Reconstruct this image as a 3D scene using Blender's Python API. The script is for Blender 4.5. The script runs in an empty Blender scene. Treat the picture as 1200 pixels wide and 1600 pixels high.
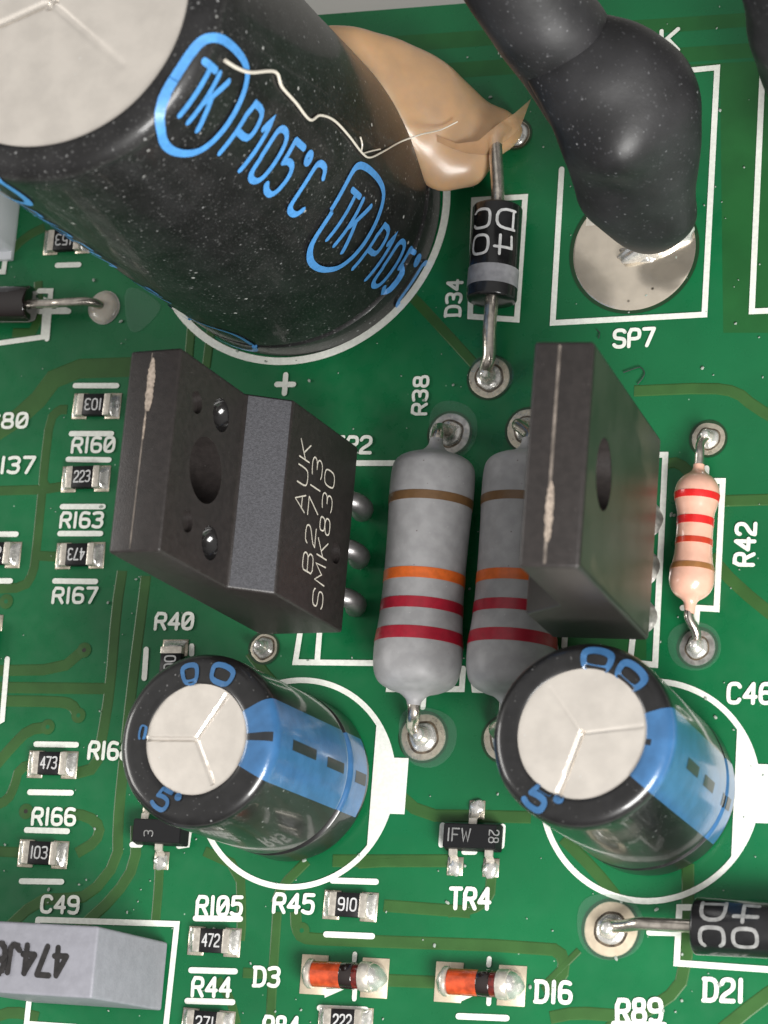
import bpy, bmesh, math, random
from mathutils import Vector, Matrix, noise
random.seed(7)
rad = math.radians
S = bpy.context.scene
COL = S.collection

# ------------------------------------------------------------------ camera (1 unit = 1 mm, board top is z = 0)
FPX, DIST = 4095.67, 138.8
RW = (Matrix.Rotation(-0.26107281, 3, 'X') @ Matrix.Rotation(-0.33389596, 3, 'Y') @ Matrix.Rotation(-0.08096396, 3, 'Z'))
CR = RW.transposed()
CLOC = CR @ Vector((0, 0, DIST))
cam = bpy.data.cameras.new('camera')
cam.sensor_fit = 'VERTICAL'; cam.sensor_height = 36; cam.lens = FPX / 1600 * 36
cam.clip_start = 1; cam.clip_end = 5000
camo = bpy.data.objects.new('camera', cam); COL.objects.link(camo)
camo.matrix_world = Matrix.Translation(CLOC) @ CR.to_4x4()
S.camera = camo
cam.dof.use_dof = True; cam.dof.focus_distance = 136.0; cam.dof.aperture_fstop = 0.11

def P(x, y, z=0.0):
    """board coordinates of the point at height z seen at photo pixel x, y"""
    d = CR @ Vector(((x - 600) / FPX, (800 - y) / FPX, -1))
    return CLOC + d * ((z - CLOC.z) / d.z)

# ------------------------------------------------------------------ light
W = bpy.data.worlds.new('World'); S.world = W; W.use_nodes = True
nt = W.node_tree; nt.nodes.clear()
wo = nt.nodes.new('ShaderNodeOutputWorld'); bg = nt.nodes.new('ShaderNodeBackground')
tc = nt.nodes.new('ShaderNodeTexCoord'); sp = nt.nodes.new('ShaderNodeSeparateXYZ')
rp = nt.nodes.new('ShaderNodeValToRGB')
nt.links.new(tc.outputs['Generated'], sp.inputs[0]); nt.links.new(sp.outputs['Z'], rp.inputs[0])
rp.color_ramp.elements[0].position = 0.0; rp.color_ramp.elements[0].color = (.15, .145, .14, 1)
rp.color_ramp.elements[1].position = 1.0; rp.color_ramp.elements[1].color = (.74, .73, .71, 1)
e = rp.color_ramp.elements.new(.35); e.color = (.34, .335, .33, 1)
nt.links.new(rp.outputs[0], bg.inputs[0]); bg.inputs[1].default_value = 0.70
nt.links.new(bg.outputs[0], wo.inputs[0])

def area(name, az, el, dist, sx, sy, watts, col):
    l = bpy.data.lights.new(name, 'AREA'); l.shape = 'RECTANGLE'; l.size = sx; l.size_y = sy
    l.energy = watts; l.color = col
    o = bpy.data.objects.new(name, l); COL.objects.link(o)
    d = Vector((math.cos(rad(az)) * math.cos(rad(el)), math.sin(rad(az)) * math.cos(rad(el)), math.sin(rad(el))))
    o.location = d * dist; o.rotation_euler = d.to_track_quat('Z', 'Y').to_euler()
    return o
area('window_light', -44, 37, 150, 72, 50, 3.5e5, (1, .985, .96))
area('left_fill_light', 178, 27, 420, 200, 130, 0.75e6, (1, .97, .93))  # soft fill added to lighten left-facing sides, no window known there
S.view_settings.view_transform = 'Standard'; S.view_settings.look = 'None'
S.view_settings.exposure = 0; S.view_settings.gamma = 1

# ------------------------------------------------------------------ materials
def mat(name, col, rough=.5, metal=0., var=0., vscale=1., bump=0., bscale=8., coat=0., sss=0., ssscol=None,
        specks=None, trans=0., alpha=1., spec=.5, coatr=.08, col2=None, streak=None, rvar=0.):
    m = bpy.data.materials.new(name); m.use_nodes = True; n = m.node_tree; b = n.nodes['Principled BSDF']
    b.inputs['Base Color'].default_value = (*col, 1); b.inputs['Roughness'].default_value = rough
    b.inputs['Metallic'].default_value = metal; b.inputs['Specular IOR Level'].default_value = spec
    b.inputs['Coat Weight'].default_value = coat; b.inputs['Coat Roughness'].default_value = coatr
    b.inputs['Transmission Weight'].default_value = trans; b.inputs['Alpha'].default_value = alpha
    if sss:
        b.inputs['Subsurface Weight'].default_value = sss
        b.inputs['Subsurface Radius'].default_value = (1.0, .55, .25); b.inputs['Subsurface Scale'].default_value = 1.2
    t = n.nodes.new('ShaderNodeTexCoord'); L = n.links.new
    src = None
    def nz(scale, detail=4, vec=None):
        q = n.nodes.new('ShaderNodeTexNoise'); q.inputs['Scale'].default_value = scale; q.inputs['Detail'].default_value = detail
        L(vec if vec else t.outputs['Object'], q.inputs['Vector']); return q.outputs['Fac']
    def mp(sock, a, b_, c=0., d=1.):
        q = n.nodes.new('ShaderNodeMapRange'); q.inputs[1].default_value = a; q.inputs[2].default_value = b_
        q.inputs[3].default_value = c; q.inputs[4].default_value = d; L(sock, q.inputs[0]); return q.outputs[0]
    def mix(f, a, b_):
        q = n.nodes.new('ShaderNodeMix'); q.data_type = 'RGBA'; L(f, q.inputs[0])
        for i, v in ((6, a), (7, b_)):
            if isinstance(v, tuple): q.inputs[i].default_value = (*v[:3], 1)
            else: L(v, q.inputs[i])
        return q.outputs[2]
    cur = tuple(col)
    if var or col2:
        c2 = col2 or tuple(min(1, c * (1 + var)) for c in col)
        c1 = col if col2 else tuple(c * (1 - var) for c in col)
        cur = mix(mp(nz(vscale, 6), .36, .64), tuple(c1), tuple(c2))
    if streak:
        mpg = n.nodes.new('ShaderNodeMapping'); mpg.inputs['Scale'].default_value = streak[1]
        L(t.outputs['Object'], mpg.inputs[0])
        cur = mix(mp(nz(1.0, 3, mpg.outputs[0]), streak[2], streak[2] + .08), cur, streak[0])
    if specks:
        for (scol, sscale, th) in specks:
            v = n.nodes.new('ShaderNodeTexVoronoi'); v.inputs['Scale'].default_value = sscale
            v.inputs['Randomness'].default_value = 1
            L(t.outputs['Object'], v.inputs['Vector'])
            f = mp(v.outputs['Distance'], th * .55, th, 1, 0)
            g = mp(nz(sscale * .9, 2), .5, .58)
            mm = n.nodes.new('ShaderNodeMath'); mm.operation = 'MULTIPLY'; L(f, mm.inputs[0]); L(g, mm.inputs[1])
            cur = mix(mm.outputs[0], cur, scol)
    if not isinstance(cur, tuple): L(cur, b.inputs['Base Color'])
    if rvar:
        L(mp(nz(vscale * 1.7 + .7, 5), .35, .65, max(0, rough - rvar), min(1, rough + rvar)), b.inputs['Roughness'])
    if bump:
        bp = n.nodes.new('ShaderNodeBump'); bp.inputs['Strength'].default_value = min(1, bump); bp.inputs['Distance'].default_value = .12 * bump
        L(nz(bscale, 5), bp.inputs['Height']); L(bp.outputs[0], b.inputs['Normal'])
        if coat: L(bp.outputs[0], b.inputs['Coat Normal'])
    return m

M = {}
M['mask'] = mat('solder_mask_green', (.006, .135, .045), .34, var=.12, vscale=.12, bump=.06, bscale=1.4, specks=[((.30, .42, .33), .9, .05)], rvar=.11, spec=.42)
M['mask_copper'] = mat('solder_mask_over_copper', (.039, .110, .028), .36, var=.10, vscale=.6, bump=.05, bscale=3, spec=.35)
M['mask_area'] = mat('solder_mask_over_plane', (.016, .112, .028), .42, var=.10, vscale=.4, spec=.35)
M['silk'] = mat('silkscreen_white', (.82, .84, .77), .6, var=.06, vscale=5, bump=.25, bscale=9)
M['tin'] = mat('tinned_pad', (.62, .56, .45), .36, metal=.75, var=.12, vscale=3, bump=.35, bscale=4, rvar=.12)
M['gold'] = mat('pale_pad', (.66, .56, .42), .5, metal=.35, var=.08, vscale=2.4, bump=.25, bscale=3, specks=[((.10, .08, .06), 1.3, .10)])
M['solder'] = mat('solder', (.78, .76, .72), .24, metal=.65, var=.05, vscale=2.5, bump=.3, bscale=1.6, rvar=.12)
M['solder_dull'] = mat('dull_solder', (.52, .50, .47), .38, metal=.8, var=.25, vscale=2.5, bump=.7, bscale=3)
M['flux_ring'] = mat('brown_flux', (.10, .075, .05), .25, var=.5, vscale=3, bump=.3, coat=.5)
M['land_shiny'] = mat('shiny_land', (.90, .80, .66), .16, metal=.82, var=.05, vscale=1.2, bump=.22, bscale=.8, specks=[((.10, .08, .06), 1.0, .12)])
M['hole'] = mat('dark_hole', (.02, .018, .012), .5)
M['lead'] = mat('lead_wire', (.66, .60, .53), .27, metal=.95, var=.14, vscale=3, bump=.3, bscale=4)
M['steel'] = mat('grey_lead', (.28, .27, .27), .38, metal=.85, var=.15, vscale=2, bump=.2)
M['sleeve'] = mat('black_sleeve', (.0095, .009, .0095), .33, var=.3, vscale=1.5, bump=.14, bscale=1.1, coatr=.07, coat=.55, specks=[((.24, .24, .24), 1.6, .11), ((.08, .08, .08), 4, .2)])
M['sleeve_big'] = mat('dusty_black_sleeve', (.013, .0125, .013), .44, var=.35, vscale=.7, bump=.12, bscale=.8, coat=.30, coatr=.10, spec=.35,
                      specks=[((.055, .055, .055), 7, .4), ((.13, .13, .13), 3.5, .24), ((.30, .30, .30), 1.7, .14), ((.55, .55, .53), .7, .08)])
M['blue'] = mat('blue_print', (.040, .130, .285), .28, var=.12, vscale=1.2, bump=.25, bscale=5, coat=.5)
M['blue_ink'] = mat('blue_ink', (.085, .31, .70), .45, var=.10, vscale=3, coat=.2)
M['black_ink'] = mat('black_print', (.016, .018, .022), .35, coat=.3)
M['alu'] = mat('aluminium_top', (.82, .76, .69), .36, metal=.65, var=.06, vscale=.8, bump=.28, bscale=2.0, specks=[((.86, .83, .78), 1.3, .10)])
M['epoxy'] = mat('moulded_epoxy', (.024, .020, .019), .40, var=.16, vscale=3, bump=.35, bscale=14, specks=[((.20, .19, .18), 3.5, .06)])
M['epoxy_sheen'] = mat('epoxy_painted_sheen', (.068, .068, .076), .52, var=.22, vscale=9, bump=.45, bscale=16)  # paler than the body: sheen of the slope put into the colour
M['epoxy_back'] = mat('ground_epoxy', (.030, .026, .022), .36, var=.3, vscale=.35, bump=.12, bscale=6, streak=((.060, .048, .038), (1.2, .3, .16), .58))
M['dimple'] = mat('glossy_dimple', (.012, .011, .011), .16, coat=.6)
M['scuff'] = mat('pale_scuff', (.33, .27, .22), .6, var=.3, vscale=6)
M['seam'] = mat('mould_seam', (.16, .135, .115), .5, var=.4, vscale=1.5)
M['etch'] = mat('laser_etched_print', (.62, .58, .50), .6, var=.1, vscale=4)
M['grey_lacquer'] = mat('grey_lacquer', (.350, .345, .350), .48, var=.09, vscale=1.6, bump=.28, bscale=1.3, specks=[((.16, .12, .12), 1.8, .08), ((.44, .43, .43), 3, .14)])
M['pink'] = mat('pink_lacquer', (.76, .43, .32), .24, var=.05, vscale=2, bump=.1, bscale=2, coat=.6)
def band(name, c, r=.4): return mat(name, c, r, var=.1, vscale=3, bump=.1, coat=.15)
M['b_brown'] = band('brown_band', (.16, .085, .035)); M['b_orange'] = band('orange_band', (.66, .13, .02))
M['b_red'] = band('crimson_band', (.36, .012, .03)); M['b_red2'] = band('bright_red_band', (.62, .02, .02), .25)
M['b_rust'] = band('rust_band', (.50, .045, .02), .25); M['b_gold'] = band('gold_band', (.34, .15, .05), .28)
M['diode'] = mat('black_diode_epoxy', (.010, .010, .011), .24, var=.2, vscale=2, bump=.18, bscale=2.5, coat=.3)
M['silver_band'] = mat('silver_band', (.30, .30, .32), .42, var=.14, vscale=2.5, bump=.2)
M['white_ink'] = mat('white_ink', (.60, .60, .60), .5, var=.15, vscale=3)
M['grey_ink'] = mat('grey_ink', (.24, .24, .235), .5, var=.25, vscale=3)
M['chip_black'] = mat('chip_black', (.010, .010, .011), .5, spec=.3, bump=.15)
M['ceramic'] = mat('ceramic_white', (.62, .60, .55), .5)
M['term'] = mat('chip_terminal', (.68, .63, .55), .36, metal=.6, var=.16, vscale=3, bump=.5, bscale=4)
M['glass_orange'] = mat('orange_glass', (.50, .065, .018), .10, var=.35, vscale=1.8, coat=1., bump=.12, bscale=3)
M['glass_dark'] = mat('dark_glass', (.014, .008, .007), .1, coat=1.)
M['glass_red'] = mat('red_glass', (.13, .012, .008), .1, coat=1., var=.5, vscale=3)
M['box_top'] = mat('grey_box', (.27, .27, .305), .48, var=.06, vscale=2, bump=.35, bscale=6)
M['marker'] = mat('marker_ink', (.015, .013, .013), .5, var=.4, vscale=3)
M['white_plastic'] = mat('white_plastic', (.70, .72, .76), .4)
M['glue'] = mat('tan_glue', (.60, .37, .20), .36, sss=.6, vscale=.4, bump=.10, bscale=2.2, coat=.3, coatr=.15, col2=(.46, .30, .18))
M['flux'] = mat('cream_flux', (.52, .47, .40), .3, sss=.2, var=.1, vscale=2, bump=.3, bscale=2, coat=.4)
M['film'] = mat('glue_film', (.60, .36, .20), .3, sss=.4, var=.1, vscale=1, alpha=.62)
M['thread'] = mat('glue_thread', (.78, .72, .62), .3, coat=.3)
M['residue'] = mat('clear_residue', (.16, .30, .22), .15, alpha=.22, coat=.5)
M['shrink'] = mat('heat_shrink', (.019, .0185, .020), .47, var=.35, vscale=.35, bump=.40, bscale=1.1, coat=.04, coatr=.3,
                  specks=[((.045, .045, .048), 4, .34), ((.10, .10, .105), 2.2, .17), ((.32, .32, .33), .7, .06)])
M['table'] = mat('pale_table', (.55, .54, .51), .6, var=.04, vscale=.05)
M['hair'] = mat('fibre', (.02, .03, .025), .6)

# ------------------------------------------------------------------ helpers
def finish(name, verts, faces, m, parent=None, smooth=35, loc=None):
    me = bpy.data.meshes.new(name); me.from_pydata([tuple(v) for v in verts], [], faces)
    me.materials.append(M[m] if isinstance(m, str) else m)
    bm = bmesh.new(); bm.from_mesh(me); bmesh.ops.remove_doubles(bm, verts=bm.verts, dist=1e-5)
    bmesh.ops.recalc_face_normals(bm, faces=bm.faces); bm.to_mesh(me); bm.free()
    if smooth:
        me.shade_smooth(); me.set_sharp_from_angle(angle=rad(smooth))
    o = bpy.data.objects.new(name, me); COL.objects.link(o)
    if parent: o.parent = parent
    return o
def thing(name, label, cat, loc=(0, 0, 0), group=None, rot=None):
    o = bpy.data.objects.new(name, None); COL.objects.link(o); o.empty_display_size = .5
    M4 = Matrix.Translation(loc)
    if rot: M4 = M4 @ rot.to_4x4()
    o.matrix_world = M4
    o['label'] = label; o['category'] = cat
    if group: o['group'] = group
    return o
def inv(o): return o.matrix_world.inverted()
def dome_normals(o): pass

def strip_geo(pts, w, closed=False, caps=True):
    """outline of a round-ended ribbon along 2D points -> (verts2d, faces)"""
    pts = [Vector(p[:2]) for p in pts]
    n = len(pts); V = []; Fc = []
    for i in range(n):
        if closed: a, b = pts[i - 1], pts[(i + 1) % n]; p = pts[i]
        else: a = pts[max(i - 1, 0)]; b = pts[min(i + 1, n - 1)]; p = pts[i]
        d1 = (p - a); d2 = (b - p)
        if d1.length < 1e-7: d1 = d2.copy()
        if d2.length < 1e-7: d2 = d1.copy()
        d1.normalize(); d2.normalize(); t = d1 + d2
        if t.length < 1e-4: t = d1.copy()
        t.normalize(); nn = Vector((-t.y, t.x)); k = 1 / max(.55, nn.dot(Vector((-d1.y, d1.x))))
        V += [p + nn * w / 2 * k, p - nn * w / 2 * k]
    for i in range(n if closed else n - 1):
        j = (i + 1) % n; Fc.append((2 * i, 2 * j, 2 * j + 1, 2 * i + 1))
    if caps and not closed:
        for end in (0, 1):
            p = pts[0] if end == 0 else pts[-1]; q = pts[1] if end == 0 else pts[-2]
            d = (p - q).normalized(); nn = Vector((-d.y, d.x)); st = len(V); K = 5
            for k in range(1, K):
                a = math.pi * k / K; V.append(p + nn * math.cos(a) * w / 2 + d * math.sin(a) * w / 2)
            i0, i1 = (2 * (n - 1), 2 * (n - 1) + 1) if end else (1, 0)
            Fc.append((i0, *range(st, st + K - 1), i1))
    return V, Fc
def chaikin(p, it=2, closed=False):
    p = [Vector(q) for q in p]
    for _ in range(it):
        o = []; n = len(p)
        for i in range(n if closed else n - 1):
            a, b = p[i], p[(i + 1) % n]; o += [a * .75 + b * .25, a * .25 + b * .75]
        if not closed: o = [p[0]] + o[1:-1] + [p[-1]]
        p = o
    return p
def subdiv(p, step, closed=False):
    p = [Vector(q) for q in p]; o = []
    n = len(p)
    for i in range(n if closed else n - 1):
        a, b = p[i], p[(i + 1) % n]; k = max(1, int((b - a).length / step + .999))
        o += [a.lerp(b, j / k) for j in range(k)]
    if not closed: o.append(p[-1])
    return o
def catmull(p, k=6):
    p = [Vector(q) for q in p]; o = []
    for i in range(len(p) - 1):
        a, b, c, d = p[max(i - 1, 0)], p[i], p[i + 1], p[min(i + 2, len(p) - 1)]
        for j in range(k):
            t = j / k
            o.append(.5 * (2 * b + (c - a) * t + (2 * a - 5 * b + 4 * c - d) * t * t + (3 * b - a - 3 * c + d) * t ** 3))
    o.append(p[-1]); return o

# single-stroke glyphs on a 4 x 6 grid: (advance width, [(closed, rounding, points)...])
o_ = (1, 2, [(0, 1), (0, 5), (1, 6), (3, 6), (4, 5), (4, 1), (3, 0), (1, 0)])
G = {
 '0': (4, [o_]), 'O': (4, [o_]), 'z': (4, [o_, (0, 0, [(.7, 1.4), (3.3, 4.6)])]),
 '1': (1.2, [(0, 0, [(.6, 6), (.6, 0)])]), 'i': (2, [(0, 0, [(.2, 4.6), (1.4, 6), (1.4, 0)])]),
 '2': (4, [(0, 2, [(0, 4.8), (.6, 6), (3.4, 6), (4, 4.6), (3.6, 3.2), (.4, 1.4), (0, 0)]), (0, 0, [(0, 0), (4, 0)])]),
 '3': (4, [(0, 2, [(0, 5.6), (1.2, 6), (3.2, 6), (4, 4.8), (3.4, 3.3), (1.6, 3.1)]), (0, 2, [(1.6, 3.1), (3.4, 3), (4, 1.6), (3.2, 0), (1, 0), (0, .5)])]),
 '4': (4, [(0, 0, [(3.1, 0), (3.1, 6)]), (0, 0, [(3.0, 5.9), (0, 1.9)]), (0, 0, [(.1, 1.9), (4, 1.9)])]),
 '5': (4, [(0, 0, [(3.8, 6), (.6, 6)]), (0, 0, [(.5, 5.9), (.3, 3.4)]), (0, 2, [(.3, 3.4), (1.6, 3.9), (3.4, 3.7), (4, 2.2), (3.4, 0), (1.2, 0), (0, .6)])]),
 '6': (4, [(0, 2, [(3.6, 5.6), (2.6, 6), (.8, 6), (0, 4.6), (0, 1.2), (.8, 0), (3.2, 0), (4, 1), (4, 2.4), (3.2, 3.3), (.8, 3.3), (.1, 2.6)])]),
 '7': (4, [(0, 0, [(0, 6), (3.9, 6)]), (0, 0, [(3.9, 5.9), (1.3, 0)])]),
 '8': (4, [(1, 2, [(.4, 3.7), (.3, 5.4), (1, 6), (3, 6), (3.7, 5.4), (3.6, 3.7), (2.9, 3.2), (1.1, 3.2)]), (1, 2, [(1, 3), (3, 3), (4, 2.3), (4, .8), (3.2, 0), (.8, 0), (0, .8), (0, 2.3)])]),
 '9': (4, [(0, 2, [(.4, .4), (1.2, 0), (3.2, 0), (4, 1.3), (4, 4.9), (3.2, 6), (.8, 6), (0, 5), (0, 3.6), (.8, 2.8), (3.2, 2.8), (3.9, 3.3)])]),
 'R': (4, [(0, 1, [(0, 0), (0, 6), (3.2, 6), (4, 5.2), (4, 3.6), (3.2, 2.9), (0, 2.9)]), (0, 0, [(2.2, 2.9), (4, 0)])]),
 'A': (4, [(0, 0, [(0, 0), (2, 6), (4, 0)]), (0, 0, [(.8, 2), (3.2, 2)])]),
 'S': (4, [(0, 2, [(4, 5.2), (3.2, 6), (.8, 6), (0, 5.2), (0, 3.7), (.8, 3.1), (3.2, 2.9), (4, 2.3), (4, .8), (3.2, 0), (.8, 0), (0, .8)])]),
 'P': (4, [(0, 1, [(0, 0), (0, 6), (3.2, 6), (4, 5.2), (4, 3.4), (3.2, 2.7), (0, 2.7)])]),
 'C': (4, [(0, 2, [(4, 5), (3.3, 6), (.9, 6), (0, 5), (0, 1), (.9, 0), (3.3, 0), (4, 1)])]),
 'D': (4, [(0, 0, [(.1, 0), (.1, 6)]), (0, 1, [(-.3, 6), (2.8, 6), (4, 4.6), (4, 1.4), (2.8, 0), (-.3, 0)])]),
 'T': (4, [(0, 0, [(0, 6), (4, 6)]), (0, 0, [(2, 6), (2, 0)])]),
 'K': (4, [(0, 0, [(0, 0), (0, 6)]), (0, 0, [(4, 6), (0, 2.4)]), (0, 0, [(1.4, 3.6), (4, 0)])]),
 'U': (4, [(0, 2, [(0, 6), (0, 1.2), (.8, 0), (3.2, 0), (4, 1.2), (4, 6)])]),
 'B': (4, [(1, 1, [(0, 0), (0, 6), (3, 6), (3.8, 5.2), (3.8, 3.9), (3, 3.1)]), (0, 1, [(.2, 3.1), (3.2, 3.1), (4, 2.3), (4, .8), (3.2, 0), (.2, 0)])]),
 'M': (4.6, [(0, 0, [(0, 0), (.3, 6), (2.3, 2), (4.3, 6), (4.6, 0)])]),
 'F': (4, [(0, 0, [(0, 0), (0, 6), (4, 6)]), (0, 0, [(0, 3.1), (3, 3.1)])]),
 'W': (5, [(0, 0, [(0, 6), (1.2, 0), (2.5, 4.5), (3.8, 0), (5, 6)])]),
 'J': (3.4, [(0, 2, [(3.2, 6), (3.2, 1.2), (2.4, 0), (.8, 0), (0, 1.2)])]),
 'q': (4, [(0, 0, [(3, 6), (3, 0)]), (0, 0, [(.3, 6), (.1, 2.3)]), (0, 0, [(.1, 2.3), (4.2, 2.3)])]),
 '+': (4, [(0, 0, [(0, 3), (4, 3)]), (0, 0, [(2, 1), (2, 5)])]),
 '-': (4, [(0, 0, [(0, 3), (4, 3)])]),
 'd': (1.6, [(1, 2, [(0, 5), (0, 6), (1.2, 6), (1.2, 5)])]), ' ': (2, []),
}
G['B'] = (4, [(0, 1, [(0, 3.1), (0, 6), (3, 6), (3.8, 5.2), (3.8, 3.9), (3, 3.1), (0, 3.1)]), (0, 1, [(0, 3.1), (0, 0), (3.2, 0), (4, .9), (4, 2.3), (3.2, 3.1)])])
def text_strokes(s, gap=1.7):
    x = 0; out = []
    for ch in s:
        w, st = G[ch]
        for closed, rd, pts in st:
            q = [Vector((x + a, b)) for a, b in pts]
            if rd: q = chaikin(q, rd, bool(closed))
            out.append((bool(closed), q))
        x += w + gap
    return out, x - gap
def ink(name, strokes, pen, f, m, parent, lift=.0, step=None, label=None, smooth=0, jit=0.):
    """strokes in text units -> ribbons laid through f(x, y, lift)"""
    V = []; Fc = []
    for i, (closed, q) in enumerate(strokes):
        if step: q = subdiv(q, step, closed)
        if jit: q = [v + Vector((random.uniform(-jit, jit), random.uniform(-jit, jit))) for v in q]
        v2, fc = strip_geo(q, pen, closed)
        b = len(V); V += [f(v.x, v.y, lift + .006 * i + .0006 * min(k // 2, len(q) - 1)) for k, v in enumerate(v2)]; Fc += [tuple(b + k for k in ff) for ff in fc]
    if step:   # triangulate caps wide faces only
        pass
    o = finish(name, V, Fc, m, parent, smooth)
    if label: o['label'] = label
    return o
def planar(O, X, Y, N, sx, sy):
    return lambda x, y, l: O + X * (x * sx) + Y * (y * sy) + N * l
def text_plane(s, O, X, Y, height, width, m, parent, name='marking', pen=.85, lift=.012, gap=1.7, label=None, jit=0.):
    st, w = text_strokes(s, gap); sy = height / 6; sx = width / w
    # keep pen round: scale glyphs first
    st = [(c, [Vector((v.x * sx, v.y * sy)) for v in q]) for c, q in st]
    N = X.cross(Y)
    return ink(name, st, pen * height / 6, planar(O, X, Y, N, 1, 1), m, parent, lift, label=label, jit=jit)

def grid_faces(nu, nv, closeu=False, closev=False):
    return [(i * nv + j, ((i + 1) % nu) * nv + j, ((i + 1) % nu) * nv + (j + 1) % nv, i * nv + (j + 1) % nv)
            for i in range(nu if closeu else nu - 1) for j in range(nv if closev else nv - 1)]
def lathe(name, prof, m, parent, A=Vector((0, 0, 0)), axis=Vector((0, 0, 1)), seg=48, smooth=40, wob=0.):
    axis = axis.normalized(); t = Vector((1, 0, 0)) if abs(axis.x) < .9 else Vector((0, 1, 0))
    u = (t - axis * t.dot(axis)).normalized(); v = axis.cross(u); V = []
    for r, h in prof:
        for k in range(seg):
            a = 2 * math.pi * k / seg
            rr = r
            if wob and r > .01: rr = r + wob * noise.noise(Vector((math.cos(a) * 1.3, math.sin(a) * 1.3, h * .9)) + A)
            V.append(A + axis * h + (u * math.cos(a) + v * math.sin(a)) * rr)
    Fc = grid_faces(len(prof), seg, closev=True)
    for i, end in ((0, prof[0]), (len(prof) - 1, prof[-1])):
        if end[0] > 1e-4: Fc.append(tuple(range(i * seg, i * seg + seg)))
    return finish(name, V, Fc, m, parent, smooth)
def tube(name, pts, r, m, parent, seg=14, k=6, smooth=50, raw=False, wob=0.):
    p = [Vector(q) for q in pts] if raw else catmull(pts, k)
    V = []; n = len(p); rr = r if callable(r) else (lambda s: r)
    up = None
    for i in range(n):
        d = (p[min(i + 1, n - 1)] - p[max(i - 1, 0)]).normalized()
        if up is None:
            up = Vector((0, 0, 1)) if abs(d.z) < .9 else Vector((1, 0, 0))
        up = (up - d * up.dot(d)).normalized(); s = d.cross(up)
        for j in range(seg):
            a = 2 * math.pi * j / seg; q = rr(i / (n - 1))
            if wob: q *= 1 + wob * noise.noise(p[i] * 2 + Vector((math.cos(a), math.sin(a), 0)))
            V.append(p[i] + (up * math.cos(a) + s * math.sin(a)) * q)
    Fc = grid_faces(n, seg, closev=True) + [tuple(range(seg)), tuple(range((n - 1) * seg, n * seg))]
    return finish(name, V, Fc, m, parent, smooth)
def bake(o, mods):
    for kind, kw in mods:
        md = o.modifiers.new(kind.lower(), kind)
        for k, v in kw.items(): setattr(md, k, v)
    dg = bpy.context.evaluated_depsgraph_get(); me = bpy.data.meshes.new_from_object(o.evaluated_get(dg))
    o.modifiers.clear(); old = o.data; o.data = me
    me.name = old.name; bpy.data.meshes.remove(old)
    return o
def rbox(name, c, size, bev, m, parent=None, seg=2):
    bm = bmesh.new(); bmesh.ops.create_cube(bm, size=1)
    for v in bm.verts: v.co = Vector((v.co.x * size[0], v.co.y * size[1], v.co.z * size[2])) + Vector(c)
    if bev: bmesh.ops.bevel(bm, geom=bm.edges[:], offset=bev, segments=seg, affect='EDGES', profile=.6)
    me = bpy.data.meshes.new(name); bm.to_mesh(me); bm.free(); me.materials.append(M[m])
    me.shade_smooth(); me.set_sharp_from_angle(angle=rad(50))
    o = bpy.data.objects.new(name, me); COL.objects.link(o)
    if parent: o.parent = parent
    return o
def clone(root, loc, rz=None, **props):
    r = root.copy(); COL.objects.link(r); r.location = loc
    if rz is not None: r.rotation_euler = (0, 0, rz)
    for k, v in props.items(): r[k] = v
    for ch in list(root.children):
        c = ch.copy(); COL.objects.link(c); c.parent = r
        for g in list(ch.children):
            d = g.copy(); COL.objects.link(d); d.parent = c
    return r

# ------------------------------------------------------------------ the setting: table below and the board
t = finish('table_top', [(-400, -400, -14), (400, -400, -14), (400, 400, -14), (-400, 400, -14)], [(0, 1, 2, 3)], 'table', None, 0)
t['kind'] = 'structure'
board = thing('circuit_board', 'green printed circuit board with white lettering filling the whole picture under the components', 'circuit board')
SLOPE = .0035
def edge_y(x): return 28.93 + SLOPE * x
VIA_D = []
base = finish('board_slab', [(-48, -46, 0), (44, -46, 0), (44, edge_y(44), 0), (-48, edge_y(-48), 0), (-48, -46, -1.6), (44, -46, -1.6), (44, edge_y(44), -1.6), (-48, edge_y(-48), -1.6)],
              [(0, 1, 2, 3), (7, 6, 5, 4), (0, 4, 5, 1), (1, 5, 6, 2), (2, 6, 7, 3), (3, 7, 4, 0)], 'mask', board, 0)

def bline(pxs, w, z=.03, closed=False, m='silk', name='outline_mark', rd=0, h=0.):
    p = [P(*q) for q in pxs]
    p = [Vector((q.x, q.y)) for q in p]
    if rd: p = chaikin(p, rd, closed)
    v2, fc = strip_geo(p, w, closed)
    return finish(name, [(v.x, v.y, z) for v in v2], fc, m, board, 0)
def trace(pxs, w=.42, z=.006, rd=0):
    """copper track under the mask: a low rounded ridge"""
    p = [P(*q) for q in pxs]; p = [Vector((q.x, q.y)) for q in p]
    if rd: p = chaikin(p, rd)
    V = []; Fc = []
    for k, (ww, zz) in enumerate(((w * 1.22 + .12, z - .004), (w * 1.22, z + .018))):
        v2, fc = strip_geo(p, ww, False, False); V += [(v.x, v.y, zz) for v in v2]
        if k: top = [tuple(len(v2) + i for i in f) for f in fc]
    n = len(p); m2 = 2 * n
    Fc = top
    for i in range(n - 1):
        Fc += [(2 * i, 2 * i + 2, m2 + 2 * i + 2, m2 + 2 * i), (2 * i + 1, 2 * i + 3, m2 + 2 * i + 3, m2 + 2 * i + 1)]
    Fc += [(0, 1, m2 + 1, m2), (2 * n - 2, 2 * n - 1, m2 + 2 * n - 1, m2 + 2 * n - 2)]
    TZ[0] += .0003
    return finish('trace', [(x, y, zz + TZ[0]) for x, y, zz in V], Fc, 'mask_copper', board, 0)
TZ = [0.]
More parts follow.
